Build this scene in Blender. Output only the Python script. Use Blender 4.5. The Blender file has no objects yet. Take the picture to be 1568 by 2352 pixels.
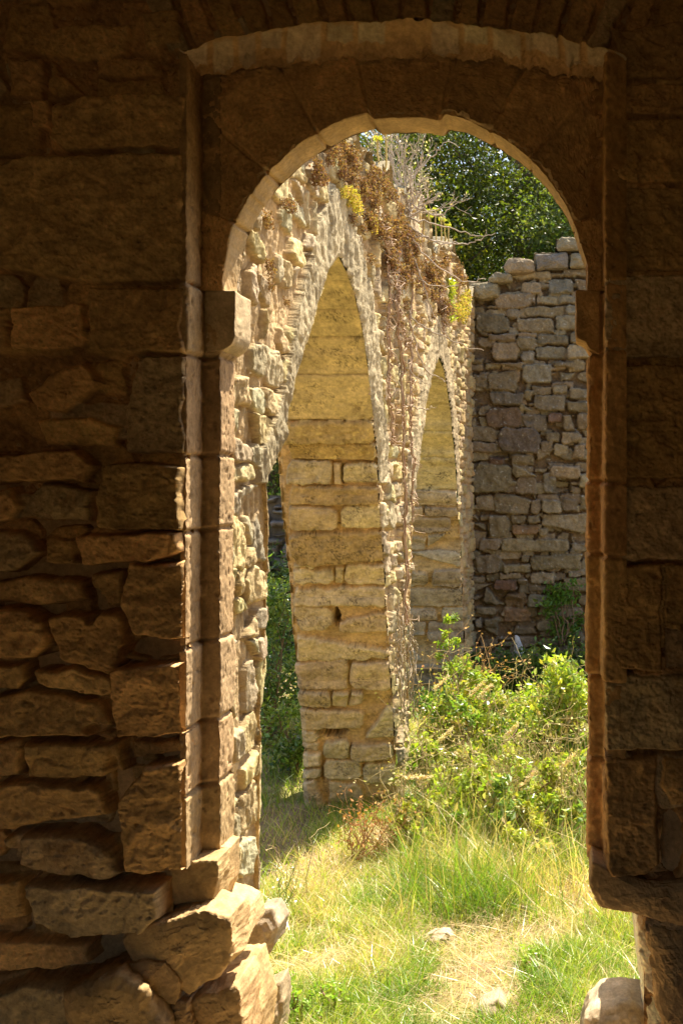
import bpy, math, random
import numpy as np
R = math.radians
random.seed(7)
rng = np.random.default_rng(11)
S = bpy.context.scene
COL = S.collection

# ------------------------------------------------------------------ camera
EYE = 1.7
LENS = 35.0
F = LENS / 36 * 2352            # focal length in units of the 1568 x 2352 survey grid
VX, VY = 1300.0, 1110.0         # vanishing point of the depth axis on that grid
cam = bpy.data.objects.new('camera', bpy.data.cameras.new('camera'))
COL.objects.link(cam); S.camera = cam
cam.location = (0, 0, EYE); cam.rotation_euler = (R(90), 0, 0)
cam.data.lens = LENS; cam.data.sensor_width = 36; cam.data.sensor_fit = 'AUTO'
cam.data.shift_x = -(VX - 783.5) / 2352; cam.data.shift_y = -(1176 - VY) / 2352
cam.data.clip_start = 0.05; cam.data.clip_end = 500

# ------------------------------------------------------------------ world, sun, exposure
SUN_EL, SUN_AZ = R(61), R(30)   # azimuth from +Y towards +X
w = bpy.data.worlds.new('World'); S.world = w; w.use_nodes = True
nt = w.node_tree; nt.nodes.clear()
sky = nt.nodes.new('ShaderNodeTexSky'); sky.sky_type = 'NISHITA'; sky.sun_disc = False
sky.sun_elevation = SUN_EL; sky.sun_rotation = SUN_AZ; sky.dust_density = 3.0
bg = nt.nodes.new('ShaderNodeBackground'); bg.inputs[1].default_value = 0.10
wo = nt.nodes.new('ShaderNodeOutputWorld')
nt.links.new(sky.outputs[0], bg.inputs[0]); nt.links.new(bg.outputs[0], wo.inputs[0])
sl = bpy.data.lights.new('sun', 'SUN'); sl.energy = 5.0; sl.angle = R(0.55); sl.color = (1.0, 0.89, 0.72)
sun = bpy.data.objects.new('sun', sl); COL.objects.link(sun)
from mathutils import Vector
sd = Vector((math.sin(SUN_AZ) * math.cos(SUN_EL), math.cos(SUN_AZ) * math.cos(SUN_EL), math.sin(SUN_EL)))
sun.rotation_euler = sd.to_track_quat('Z', 'Y').to_euler(); sun.location = (5, 8, 14)
S.view_settings.view_transform = 'Standard'; S.view_settings.look = 'None'
S.view_settings.exposure = 1.58; S.view_settings.gamma = 1.0
S.render.engine = 'CYCLES'
S.cycles.max_bounces = 10; S.cycles.diffuse_bounces = 7

# ------------------------------------------------------------------ helpers
def px(x, y, Y):
    return ((x - VX) / F * Y, Y, EYE - (y - VY) / F * Y)

def tag(o, label=None, cat=None, group=None, kind=None):
    if label: o['label'] = label
    if cat: o['category'] = cat
    if group: o['group'] = group
    if kind: o['kind'] = kind
    return o

def empty(name, loc, label, cat, group=None, rz=0):
    o = bpy.data.objects.new(name, None); COL.objects.link(o); o.location = loc
    o.rotation_euler = (0, 0, rz); o.empty_display_size = 0.1
    return tag(o, label, cat, group)

def _h(ix, iy, iz, seed):
    n = (ix.astype(np.int64) * 374761393 + iy.astype(np.int64) * 668265263 + iz * 2147483647 + seed * 974634777) & 0xffffffff
    n = ((n ^ (n >> 13)) * 1274126177) & 0xffffffff
    n = ((n ^ (n >> 16)) * 2246822519) & 0xffffffff
    return ((n ^ (n >> 15)) & 0xffff) / 65535.0 * 2 - 1

def vn2(x, y, seed=0):
    x0 = np.floor(x); y0 = np.floor(y); fx = x - x0; fy = y - y0
    fx = fx * fx * fx * (fx * (fx * 6 - 15) + 10); fy = fy * fy * fy * (fy * (fy * 6 - 15) + 10)
    a = _h(x0, y0, 0, seed); b = _h(x0 + 1, y0, 0, seed); c = _h(x0, y0 + 1, 0, seed); d = _h(x0 + 1, y0 + 1, 0, seed)
    return (a + (b - a) * fx) * (1 - fy) + (c + (d - c) * fx) * fy

def fbm(x, y, seed=0, oct=4, gain=0.5):
    s = 0; a = 1; t = 0
    for k in range(oct):
        s = s + a * vn2(x * 2 ** k + k * 17.3, y * 2 ** k - k * 9.1, seed + k); t += a; a *= gain
    return s / t

def ridge(x, y, seed=0, oct=3):
    s = 0; a = 1; t = 0
    for k in range(oct):
        s = s + a * (1 - 2 * np.abs(vn2(x * 2 ** k + k * 5.3, y * 2 ** k + k * 3.1, seed + k))); t += a; a *= 0.55
    return s / t

def fbm3(P, f, seed=0, oct=4):
    x, y, z = P[..., 0] * f, P[..., 1] * f, P[..., 2] * f
    return (fbm(x + z * .63, y - z * .41, seed, oct) + fbm(y + x * .37 + 31, z * 1.1 - x * .29, seed + 9, oct) + fbm(z - y * .45 + 57, x + y * .31, seed + 19, oct)) / 1.8

def mesh(name, V, Fc, mat, col=None, parent=None, smooth=True, link=True):
    V = np.ascontiguousarray(V, dtype=np.float32).reshape(-1, 3)
    Fc = np.ascontiguousarray(Fc, dtype=np.int32); k = Fc.shape[1]; n = len(Fc)
    m = bpy.data.meshes.new(name)
    m.vertices.add(len(V)); m.vertices.foreach_set('co', V.ravel())
    m.loops.add(n * k); m.loops.foreach_set('vertex_index', Fc.ravel())
    m.polygons.add(n)
    m.polygons.foreach_set('loop_start', np.arange(n, dtype=np.int32) * k)
    m.polygons.foreach_set('loop_total', np.full(n, k, dtype=np.int32))
    m.polygons.foreach_set('use_smooth', np.full(n, smooth, dtype=bool))
    m.update(calc_edges=True)
    if col is not None:
        a = m.color_attributes.new('Col', 'FLOAT_COLOR', 'POINT')
        c = np.ones((len(V), 4), dtype=np.float32); c[:, :3] = np.clip(np.asarray(col).reshape(-1, 3), 0, 1)
        a.data.foreach_set('color', c.ravel())
    m.materials.append(mat)
    if not link: return m
    o = bpy.data.objects.new(name, m); COL.objects.link(o)
    if parent: o.parent = parent; o.matrix_parent_inverse = parent_inv(parent)
    return o

def parent_inv(p):
    from mathutils import Matrix
    return (Matrix.Translation(p.location) @ p.rotation_euler.to_matrix().to_4x4()).inverted()

def compact(V, Fc, col):
    used = np.unique(Fc); mp = np.full(len(V), -1, dtype=np.int64); mp[used] = np.arange(len(used))
    return V[used], mp[Fc], (None if col is None else col[used])

def surf(name, P, N, H, C, mat, parent=None, keep=None, link=True):
    """displaced grid surface: base points P (i,j,3), normals N, heights H, colours C"""
    ni, nj = H.shape
    V = P + N * H[..., None]
    idx = np.arange(ni * nj).reshape(ni, nj)
    q = np.stack([idx[:-1, :-1], idx[1:, :-1], idx[1:, 1:], idx[:-1, 1:]], -1).reshape(-1, 4)
    if keep is not None:
        k = (keep[:-1, :-1] & keep[1:, :-1] & keep[1:, 1:] & keep[:-1, 1:]).ravel(); q = q[k]
    V = V.reshape(-1, 3); C = C.reshape(-1, 3)
    V, q, C = compact(V, q, C)
    return mesh(name, V, q, mat, C, parent)

# stones: (poly, height, rounding, colour)
def rect(x0, y0, x1, y1, j=0.06, seed=None):
    w_, h_ = x1 - x0, y1 - y0; m = min(w_, h_)
    r = lambda: rng.uniform(-1, 1) * j * m
    cut = [rng.uniform(.04, .28) * m for _ in range(4)]
    pts = []
    for (cx, cy, sx, sy), c in zip(((x0, y0, 1, 1), (x1, y0, -1, 1), (x1, y1, -1, -1), (x0, y1, 1, -1)), cut):
        a = (cx + sx * c + r(), cy + r()); b = (cx + r(), cy + sy * c + r())
        pts += [b, a] if sx * sy > 0 else [a, b]
    return pts

def coursed(u0, u1, v0, v1, h, wd, gap, j=.1):
    out = []; v = v0
    while v < v1:
        hh = rng.uniform(*h); u = u0 - rng.uniform(0, wd[1])
        while u < u1:
            ww = rng.uniform(*wd)
            if rng.random() < .22 and hh > (h[0] + h[1]) * .5:
                c = hh * rng.uniform(.35, .6)
                out.append(rect(u + gap, v + gap, u + ww - gap, v + c - gap * .5, j)); out.append(rect(u + gap, v + c + gap * .5, u + ww - gap, v + hh - gap, j))
            else: out.append(rect(u + gap, v + gap + rng.uniform(-1, 1) * gap, u + ww - gap, v + hh - gap + rng.uniform(-1, 1) * gap, j))
            u += ww
        v += hh
    return out

def relief(U, V, stones, H, C, warp=(0, 1), rough=(0.0, 1), seed=0, tilt=.25, texm=None):
    Uw = U + warp[0] * fbm(U / warp[1], V / warp[1], seed + 1, 3)
    Vw = V + warp[0] * fbm(U / warp[1] + 40, V / warp[1] + 9, seed + 2, 3)
    rn = fbm(U / rough[1], V / rough[1], seed + 5, 5, .6)
    rn2 = fbm(U / rough[1] / 2.7, V / rough[1] / 2.7, seed + 8, 3)
    umx, umn = Uw.max(1), Uw.min(1)
    for k, (poly, hs, rd, col) in enumerate(stones):
        p = np.array(poly, float); u0, v0 = p.min(0); u1, v1 = p.max(0)
        I = np.nonzero((umx >= u0) & (umn <= u1))[0]
        if len(I) == 0: continue
        i0, i1 = I[0], I[-1] + 1
        sv = Vw[i0:i1]; J = np.nonzero((sv.max(0) >= v0) & (sv.min(0) <= v1))[0]
        if len(J) == 0: continue
        j0, j1 = J[0], J[-1] + 1
        x = Uw[i0:i1, j0:j1]; y = Vw[i0:i1, j0:j1]
        q = np.roll(p, -1, 0); e = q - p; L = np.hypot(e[:, 0], e[:, 1]) + 1e-9
        ar = np.sum(p[:, 0] * q[:, 1] - q[:, 0] * p[:, 1])
        sg = 1 if ar > 0 else -1
        d = np.full(x.shape, 1e9)
        for t in range(len(p)):
            d = np.minimum(d, sg * (e[t, 0] * (y - p[t, 1]) - e[t, 1] * (x - p[t, 0])) / L[t])
        ins = d > 0
        if not ins.any(): continue
        f = np.clip(d / rd, 0, 1); f = np.sqrt(np.clip(1 - (1 - f) ** 2, 0, 1))
        cx, cy = p.mean(0); sw, sh = max(u1 - u0, 1e-6), max(v1 - v0, 1e-6)
        tx, ty = rng.uniform(-1, 1, 2) * tilt
        hh = hs * f * (1 + tx * (x - cx) / sw + ty * (y - cy) / sh) + rough[0] * f * (rn[i0:i1, j0:j1] + .5 * rn2[i0:i1, j0:j1])
        b = H[i0:i1, j0:j1]
        H[i0:i1, j0:j1] = np.where(ins, np.maximum(hh, np.minimum(b, hs * .3)), b)
        c = np.array(col) * (1 + .18 * rn[i0:i1, j0:j1, None])
        m = np.clip(d / (rd * .35), 0, 1)[..., None] * ins[..., None]
        C[i0:i1, j0:j1] = C[i0:i1, j0:j1] * (1 - m) + c * m
    return H, C

def vary(c, a=.12, hue=.03):
    k = 1 + rng.uniform(-a, a); return tuple(np.array(c) * k * (1 + rng.uniform(-hue, hue, 3)))

# ------------------------------------------------------------------ materials
def stone_mat(name, scale=1.0, bump=.5, rough=.92, pits=.0, stain=None):
    m = bpy.data.materials.new(name); m.use_nodes = True; t = m.node_tree; b = t.nodes['Principled BSDF']
    b.inputs['Roughness'].default_value = rough
    if 'Specular IOR Level' in b.inputs: b.inputs['Specular IOR Level'].default_value = .15
    at = t.nodes.new('ShaderNodeAttribute'); at.attribute_name = 'Col'
    tc = t.nodes.new('ShaderNodeTexCoord')
    n1 = t.nodes.new('ShaderNodeTexNoise'); n1.inputs['Scale'].default_value = 9 * scale; n1.inputs['Detail'].default_value = 9; n1.inputs['Roughness'].default_value = .68
    n2 = t.nodes.new('ShaderNodeTexNoise'); n2.inputs['Scale'].default_value = 70 * scale; n2.inputs['Detail'].default_value = 6; n2.inputs['Roughness'].default_value = .7
    r1 = t.nodes.new('ShaderNodeMapRange'); r1.inputs[1].default_value = .3; r1.inputs[2].default_value = .7; r1.inputs[3].default_value = .72; r1.inputs[4].default_value = 1.25
    r2 = t.nodes.new('ShaderNodeMapRange'); r2.inputs[1].default_value = .3; r2.inputs[2].default_value = .7; r2.inputs[3].default_value = .75; r2.inputs[4].default_value = 1.2
    mm = t.nodes.new('ShaderNodeMath'); mm.operation = 'MULTIPLY'
    vm = t.nodes.new('ShaderNodeVectorMath'); vm.operation = 'SCALE'
    L = t.links.new
    for n in (n1, n2): L(tc.outputs['Object'], n.inputs['Vector'])
    L(n1.outputs[0], r1.inputs[0]); L(n2.outputs[0], r2.inputs[0]); L(r1.outputs[0], mm.inputs[0]); L(r2.outputs[0], mm.inputs[1])
    L(at.outputs['Color'], vm.inputs[0]); L(mm.outputs[0], vm.inputs['Scale'])
    last = vm.outputs[0]
    if stain:
        col, lo, hi, sc = stain
        n3 = t.nodes.new('ShaderNodeTexNoise'); n3.inputs['Scale'].default_value = sc; n3.inputs['Detail'].default_value = 10; n3.inputs['Roughness'].default_value = .75
        L(tc.outputs['Object'], n3.inputs['Vector'])
        r3 = t.nodes.new('ShaderNodeMapRange'); r3.inputs[1].default_value = lo; r3.inputs[2].default_value = hi
        L(n3.outputs[0], r3.inputs[0])
        mx = t.nodes.new('ShaderNodeMix'); mx.data_type = 'RGBA'
        L(r3.outputs[0], mx.inputs[0]); L(last, mx.inputs[6]); mx.inputs[7].default_value = (*col, 1); last = mx.outputs[2]
    L(last, b.inputs['Base Color'])
    n4 = t.nodes.new('ShaderNodeTexNoise'); n4.inputs['Scale'].default_value = 45 * scale; n4.inputs['Detail'].default_value = 12; n4.inputs['Roughness'].default_value = .78
    L(tc.outputs['Object'], n4.inputs['Vector'])
    bp = t.nodes.new('ShaderNodeBump'); bp.inputs['Strength'].default_value = bump; bp.inputs['Distance'].default_value = .012 / scale
    L(n4.outputs[0], bp.inputs['Height']); L(bp.outputs[0], b.inputs['Normal'])
    return m

def leaf_mat(name, trans=.35, rough=.5, spec=.3):
    m = bpy.data.materials.new(name); m.use_nodes = True; t = m.node_tree; b = t.nodes['Principled BSDF']
    at = t.nodes.new('ShaderNodeAttribute'); at.attribute_name = 'Col'; L = t.links.new
    b.inputs['Roughness'].default_value = rough
    if 'Specular IOR Level' in b.inputs: b.inputs['Specular IOR Level'].default_value = spec
    L(at.outputs['Color'], b.inputs['Base Color'])
    tr = t.nodes.new('ShaderNodeBsdfTranslucent'); g = t.nodes.new('ShaderNodeVectorMath'); g.operation = 'MULTIPLY'
    g.inputs[1].default_value = (1.5, 1.6, .6); L(at.outputs['Color'], g.inputs[0]); L(g.outputs[0], tr.inputs[0])
    mx = t.nodes.new('ShaderNodeMixShader'); mx.inputs[0].default_value = trans
    L(b.outputs[0], mx.inputs[1]); L(tr.outputs[0], mx.inputs[2]); L(mx.outputs[0], t.nodes['Material Output'].inputs[0])
    return m

M_front = stone_mat('ochre_rubble', 1, .55, stain=((.20, .09, .025), .55, .8, 6))
M_dressed = stone_mat('dressed_sandstone', 1.6, .35)
M_sun = stone_mat('pale_rubble', 1, .7)
M_pier = stone_mat('yellow_sandstone', 1, .4, stain=((.13, .09, .035), .56, .72, 7))
M_rear = stone_mat('grey_rubble', .9, .55)
M_ground = stone_mat('dry_earth', .8, .5)
M_rock = stone_mat('loose_rock', 1.4, .5)
M_leaf = leaf_mat('leaf', .35, .32, .55)
M_tree = leaf_mat('oak_leaf', .36, .35, .5)
M_grass = leaf_mat('grass_blade', .4, .32, .6)
M_dry = leaf_mat('dry_leaf', .25, .8, .1)
M_twig = stone_mat('bark', 2, .3)

# ================================================================== GROUND
def gz(X, Y):
    X = np.asarray(X, float); Y = np.asarray(Y, float)
    z = -.045 * (np.clip(Y, 0, 14) - 2.8) + .035 * fbm(X * 1.3, Y * 1.3, 3, 3)
    return z + np.where(Y < 2.9, .0, 0)

def build_ground():
    a = np.concatenate([np.linspace(-60, -6, 25), np.linspace(-5.8, 5.8, 240), np.linspace(6, 60, 25)])
    b = np.concatenate([np.linspace(-20, 2, 12), np.linspace(2.2, 12, 240), np.linspace(12.5, 120, 30)])
    X, Y = np.meshgrid(a, b, indexing='ij')
    Z = gz(X, Y) + .012 * fbm(X * 9, Y * 9, 5, 4)
    P = np.stack([X, Y, Z], -1); N = np.zeros_like(P); N[..., 2] = 1
    n = fbm(X * 2.2, Y * 2.2, 8, 4)[..., None]
    C = np.array((.27, .19, .105)) * (1 - .0 * n) * (1 + .25 * n) + np.array((-.10, -.02, -.06)) * np.clip(n * 2, 0, 1)
    C = np.broadcast_to(C, P.shape).copy()
    o = surf('ground', P, N, np.zeros_like(X), C, M_ground)
    tag(o, kind='structure')
build_ground()

# ================================================================== DOORWAY BUILDING (camera side)
Y0, Y1, Y2 = 2.59, 2.70, 2.824
WX = .97                                    # arcade wall plane at X = -WX
bld = empty('stone_building', (0, 2.7, 0), 'dark ochre rubble wall in the foreground pierced by the round arched doorway', 'building')

OC = (.68, .43, .185); OCd = (.56, .345, .14); MORT = (.50, .29, .12)
def build_front():
    st = 2.5
    x = np.arange(-330, 1920, st); y = np.arange(-300, 2500, st)
    U, V = np.meshgrid(x, y, indexing='ij')
    H = .014 * fbm(U / 26, V / 22, 21, 5, .65) - .010 - .022 * np.clip((V - 1000) / 500, 0, 1) * (U < 440) + .010 * fbm(U / 90, V / 60, 28, 3)
    C = np.broadcast_to(np.array(MORT), U.shape + (3,)) * (1 + .35 * fbm(U / 30, V / 30, 23, 4)[..., None]); C = C.copy()
    stones = []
    def add(poly, h=.03, rd=9, c=OC): stones.append((poly, h, rd * .62, vary(c, .20, .03) if rng.random() < .82 else vary((.55, .40, .22), .12, .04)))
    for p in coursed(-340, 440, -300, 1250, (70, 130), (90, 230), 7, .12): add(p, rng.uniform(.004, .014), 24, OCd)
    for p in coursed(-340, 440, 1250, 2500, (60, 110), (80, 200), 6, .12): add(p, rng.uniform(.0, .016), 12, OCd)
    for p in coursed(1570, 1930, -300, 2500, (110, 220), (120, 260), 5, .06): add(p, .03, 12, OCd)
    clear = [[(-10, -10), (440, -10), (440, 2360), (-10, 2360)]]
    # top voussoirs of the inner relieving arch
    for k in range(19):
        a0 = 380 + k * 60; t = (a0 - 905) / 900.
        top = -150; bot = 40 + 75 * ((a0 + 28 - 905) / 510) ** 2
        sk = (a0 - 905) * .22
        add([(a0 + sk, top), (a0 + 54 + sk, top), (a0 + 55, bot), (a0 + 4, bot)], rng.uniform(.003, .016), 10, OCd)
    L = [
     ([(100, 60), (200, 45), (290, 50), (290, 120), (180, 140), (110, 110)], .02, 24),
     ([(310, 20), (400, 10), (415, 90), (330, 110)], .018, 20),
     ([(10, 120), (90, 130), (100, 190), (20, 200)], .018, 22),
     ([(125, 245), (250, 212), (425, 218), (425, 340), (150, 345), (118, 320)], .034, 10),
     ([(60, 215), (112, 225), (116, 300), (66, 290)], .02, 14),
     ([(-40, 385), (60, 352), (425, 350), (430, 640), (200, 652), (-40, 610)], .032, 18),
     ([(25, 700), (192, 698), (194, 798), (20, 800)], .03, 9),
     ([(-20, 700), (12, 702), (14, 800), (-20, 802)], .03, 9),
     ([(202, 660), (425, 655), (427, 815), (204, 808)], .034, 12),
     ([(60, 905), (125, 850), (200, 830), (235, 880), (150, 950), (80, 945)], .028, 18),
     ([(320, 822), (427, 818), (427, 1040), (290, 1036), (284, 945)], .036, 8),
     ([(80, 965), (200, 955), (275, 985), (265, 1030), (100, 1022)], .022, 14),
     ([(-20, 870), (40, 860), (55, 920), (-20, 935)], .02, 12),
     ([(-20, 1045), (180, 1036), (215, 1070), (195, 1106), (-20, 1112)], .034, 12),
     ([(245, 1066), (330, 1056), (424, 1072), (427, 1215), (240, 1216), (228, 1140)], .042, 9),
     ([(72, 1130), (100, 1108), (216, 1126), (215, 1202), (120, 1196)], .028, 12),
     ([(-20, 1128), (30, 1120), (52, 1165), (30, 1200), (-20, 1208)], .03, 12),
     ([(180, 1228), (415, 1218), (426, 1266), (340, 1290), (190, 1302)], .038, 9),
     ([(-20, 1216), (70, 1228), (96, 1268), (40, 1310), (-20, 1316)], .03, 14),
     ([(103, 1232), (170, 1235), (174, 1300), (112, 1296)], .028, 12),
     ([(-20, 1334), (60, 1322), (190, 1332), (206, 1375), (100, 1390), (-20, 1382)], .028, 16),
     ([(205, 1318), (280, 1312), (286, 1392), (225, 1396)], .025, 14),
     ([(302, 1292), (430, 1284), (433, 1466), (320, 1460), (288, 1390)], .04, 10),
     ([(-20, 1396), (60, 1390), (115, 1420), (126, 1480), (92, 1510), (-20, 1512)], .044, 16),
     ([(132, 1410), (180, 1400), (290, 1402), (302, 1480), (260, 1552), (150, 1512), (128, 1450)], .046, 16),
     ([(-20, 1524), (60, 1518), (72, 1560), (50, 1584), (-20, 1586)], .035, 12),
     ([(88, 1540), (180, 1524), (264, 1556), (258, 1592), (235, 1602), (95, 1572)], .036, 12),
     ([(270, 1532), (430, 1516), (442, 1530), (442, 1682), (282, 1694), (268, 1600)], .050, 9),
     ([(-20, 1604), (80, 1576), (235, 1612), (266, 1645), (262, 1672), (212, 1688), (-20, 1692)], .040, 14),
     ([(-20, 1700), (58, 1696), (64, 1778), (-20, 1784)], .035, 12),
     ([(70, 1702), (285, 1696), (292, 1770), (160, 1790), (75, 1784)], .040, 14),
     ([(300, 1812), (350, 1748), (432, 1738), (436, 1996), (300, 1992), (288, 1830)], .052, 9),
     ([(300, 1706), (428, 1700), (430, 1730), (345, 1738), (305, 1745)], .02, 10),
     ([(-20, 1796), (60, 1786), (240, 1800), (254, 1870), (130, 1886), (15, 1902), (-20, 1892)], .044, 16),
     ([(20, 1916), (50, 1906), (200, 1906), (260, 1942), (292, 2000), (270, 2012), (120, 2006), (45, 1972)], .046, 16),
     ([(-20, 2020), (62, 2012), (68, 2108), (-20, 2118)], .035, 14),
     ([(75, 2022), (190, 2014), (386, 2024), (384, 2098), (330, 2136), (180, 2142), (100, 2112)], .052, 14),
     ([(-20, 2155), (130, 2150), (215, 2160), (218, 2205), (100, 2224), (-20, 2228)], .032, 14),
     ([(-20, 2268), (80, 2232), (265, 2244), (340, 2300), (380, 2400), (-20, 2420)], .058, 22),
    ]
    for p, h, rd in L: add(p, h * (1.55 if p[0][1] > 1000 else 1.1) + .004, rd)
    Rr = [
     ([(1402, 188), (1600, 188), (1600, 262), (1396, 262)], .028, 8),
     ([(1400, 60), (1600, 40), (1600, 176), (1430, 176)], .022, 16),
     ([(1392, 270), (1600, 268), (1600, 416), (1398, 418)], .03, 8),
     ([(1390, 430), (1600, 428), (1600, 620), (1390, 622)], .03, 12),
     ([(1385, 632), (1600, 630), (1600, 816), (1385, 822)], .034, 8),
     ([(1385, 834), (1600, 837), (1600, 1100), (1387, 1100)], .036, 8),
     ([(1386, 1117), (1600, 1118), (1600, 1290), (1386, 1286)], .036, 8),
     ([(1386, 1298), (1516, 1295), (1520, 1540), (1392, 1538)], .040, 10),
     ([(1524, 1300), (1600, 1300), (1600, 1434), (1524, 1430)], .03, 8),
     ([(1526, 1442), (1600, 1446), (1600, 1538), (1528, 1536)], .02, 8),
     ([(1386, 1551), (1600, 1546), (1600, 1720), (1388, 1724)], .040, 12),
     ([(1386, 1737), (1508, 1733), (1515, 1990), (1480, 2014), (1400, 2010), (1386, 1985)], .048, 16),
     ([(1520, 1738), (1600, 1746), (1600, 1856), (1536, 1852), (1518, 1800)], .038, 8),
     ([(1532, 1905), (1600, 1880), (1600, 2000), (1545, 1990)], .025, 14),
    ]
    for p, h, rd in Rr: add(p, h, rd, OCd)
    H, C = relief(U, V, stones, H, C, warp=(8, 50), rough=(.012, 40), seed=31, tilt=.35)
    H = H + .0025 * fbm(U / 9, V / 8, 33, 4, .7) + .008 * np.minimum(ridge(U / 75, V / 30, 34, 4), .15) - .010 * np.clip(ridge(U / 120 + V / 300, V / 90 - U / 200, 39, 2) - .72, 0, 1) * 3
    pit = np.clip(fbm(U / 11, V / 9, 35, 3) - .48, 0, 1); H = H - .035 * pit
    C = C * (1 + .30 * fbm(U / 13, V / 10, 36, 4, .7)[..., None]) * (1 - .9 * np.clip(fbm(U / 7, V / 5, 37, 2) - .42, 0, .5)[..., None])
    # hollows where stones have fallen out
    for (hx, hy, rx, ry, d) in ((350, 1492, 62, 20, .13), (262, 2190, 46, 40, .2), (272, 1860, 16, 44, .09), (240, 1672, 34, 14, .05), (50, 1940, 14, 40, .04), (225, 1390, 20, 36, .06), (1545, 1945, 26, 72, .16), (268, 1790, 18, 50, .05), (340, 2008, 46, 10, .06)):
        q = ((U - hx) / rx) ** 2 + ((V - hy) / ry) ** 2 + .5 * fbm(U / 24, V / 24, 77, 3)
        H = H - d * np.clip(1.25 - q, 0, 1) ** .6
    # opening
    top = 45 + 72 * ((U - 905) / 500) ** 2 + 10 * fbm(U / 60, V * 0, 71, 3)
    left = np.where(V < 1998, 428, 392); right = np.where(V < 2014, 1387, np.where(V < 2095, 1425, 1480))
    keep = ~((U > left) & (U < right) & (V > top))
    X = (U - VX) / F * Y0; Z = EYE - (V - VY) / F * Y0
    P = np.stack([X, np.full_like(X, Y0), Z], -1); N = np.zeros_like(P); N[..., 1] = -1
    surf('wall_face', P, N, H - .034, C, M_front, bld, keep)
build_front()

def smooth_poly(pts, step, rad_iter=3):
    pts = np.array(pts, float)
    for _ in range(rad_iter):
        q = [pts[0]]
        for a, b in zip(pts[:-1], pts[1:]):
            q += [a * .75 + b * .25, a * .25 + b * .75]
        q.append(pts[-1]); pts = np.array(q)
    d = np.r_[0, np.cumsum(np.hypot(*(pts[1:] - pts[:-1]).T))]
    s = np.linspace(0, d[-1], max(int(d[-1] / step), 8))
    return np.stack([np.interp(s, d, pts[:, 0]), np.interp(s, d, pts[:, 1])], 1), s

def corner(a, b, c, r):
    a, b, c = map(lambda t: np.array(t, float), (a, b, c))
    return b + (a - b) / np.linalg.norm(a - b) * r, b + (c - b) / np.linalg.norm(c - b) * r

def rounded(pts, r):
    out = [pts[0]]
    for a, b, c in zip(pts[:-2], pts[1:-1], pts[2:]):
        p, q = corner(a, b, c, r); out += [tuple(p), tuple(b), tuple(q)]
    out.append(pts[-1]); return out

def zof(y, Y): return EYE - (y - VY) / F * Y
def xof(x, Y): return (x - VX) / F * Y

def sweep_z(name, plan, zs, side, joints, mat, colr, parent, r=.012, seed=0, amp=.004, endbulge=0):
    pts, s = smooth_poly(rounded(plan, r), .004, 2)
    t = np.gradient(pts, axis=0); t /= np.linalg.norm(t, axis=1)[:, None]
    n = np.stack([t[:, 1], -t[:, 0]], 1) * side
    z = np.arange(zs[0], zs[1], .0045)
    Sg, Zg = np.meshgrid(s, z, indexing='ij')
    P = np.zeros(Sg.shape + (3,)); P[..., 0] = pts[:, 0, None]; P[..., 1] = pts[:, 1, None]; P[..., 2] = Zg
    N = np.zeros_like(P); N[..., 0] = n[:, 0, None]; N[..., 1] = n[:, 1, None]
    H = amp * fbm(Sg * 14, Zg * 10, seed, 5, .6) - .016 * np.clip(fbm(Sg * 90, Zg * 60, seed + 31, 3) - .34, 0, 1) + .45 * amp * fbm(Sg * 80, Zg * 80, seed + 3, 3)
    C = np.zeros_like(P); jb = sorted(joints); blk = np.searchsorted(jb, Zg + .006 * fbm(Sg * 9, Zg * 0, seed + 4, 2))
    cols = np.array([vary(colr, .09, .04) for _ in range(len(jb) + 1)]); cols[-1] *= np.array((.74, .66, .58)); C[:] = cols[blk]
    off = np.array([rng.uniform(-.004, .004) for _ in range(len(jb) + 1)]); H = H + off[blk]
    for j in jb:
        d = np.abs(Zg - j + .006 * fbm(Sg * 9, Zg * 0, seed + 4, 2)); m = np.clip(1 - d / .009, 0, 1)
        H = H - .012 * m ** 1.0
    # pecked / weathered patches near the foot
    wz = np.clip((1.5 - Zg) / .8, 0, 1); H = H - .006 * wz * np.clip(ridge(Sg * 12, Zg * 6, seed + 11), 0, 1)
    # chipped arrises
    cur = np.linalg.norm(np.gradient(n, axis=0), axis=1); cur = cur / cur.max()
    cur = np.convolve(cur, np.ones(5) / 5, 'same')[:, None]
    H = H - .012 * cur * np.clip(fbm(Sg * 0 + 3.3, Zg * 11, seed + 21, 4, .7) * 2.2 - .2, 0, 1)
    C = C * (1 + .25 * fbm(Sg * 6, Zg * 3, seed + 7, 4)[..., None]) * (1 + .22 * fbm(Sg * 110, Zg * 50, seed + 8, 3)[..., None])
    return surf(name, P, N, H, C, mat, parent)

DR = (.47, .325, .17); DRr = (.56, .34, .14)
zb = zof(1996, Y0)
JL = [zof(v, Y1) for v in (664, 820, 1046, 1215, 1470, 1652, 1800)]
JR = [zof(v, Y1) for v in (664, 812, 1104, 1270, 1548, 1740)]
xl0, xr0 = xof(431, Y0), xof(1384, Y0)
xl1, xr1 = xof(507, Y1), xof(1348, Y1)
XLE = -1.35
plan = [(xl0 - .02, Y0 - .004), (xl0, Y0 - .006), (xl0, Y1), (xl1, Y1), (xl1, Y2), (XLE, Y2 + .002)]
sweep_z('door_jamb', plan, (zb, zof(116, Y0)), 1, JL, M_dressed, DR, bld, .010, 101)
plan = [(xr0 + .06, Y0 - .004), (xr0 + .004, Y0 - .008), (xr0, Y1), (xr1, Y1), (xr1, Y2), (xr1 + .3, Y2 + .002)]
sweep_z('door_jamb', plan, (zof(2006, Y0), zof(120, Y0)), -1, JR, M_dressed, DRr, bld, .022, 131, amp=.006)

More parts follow.
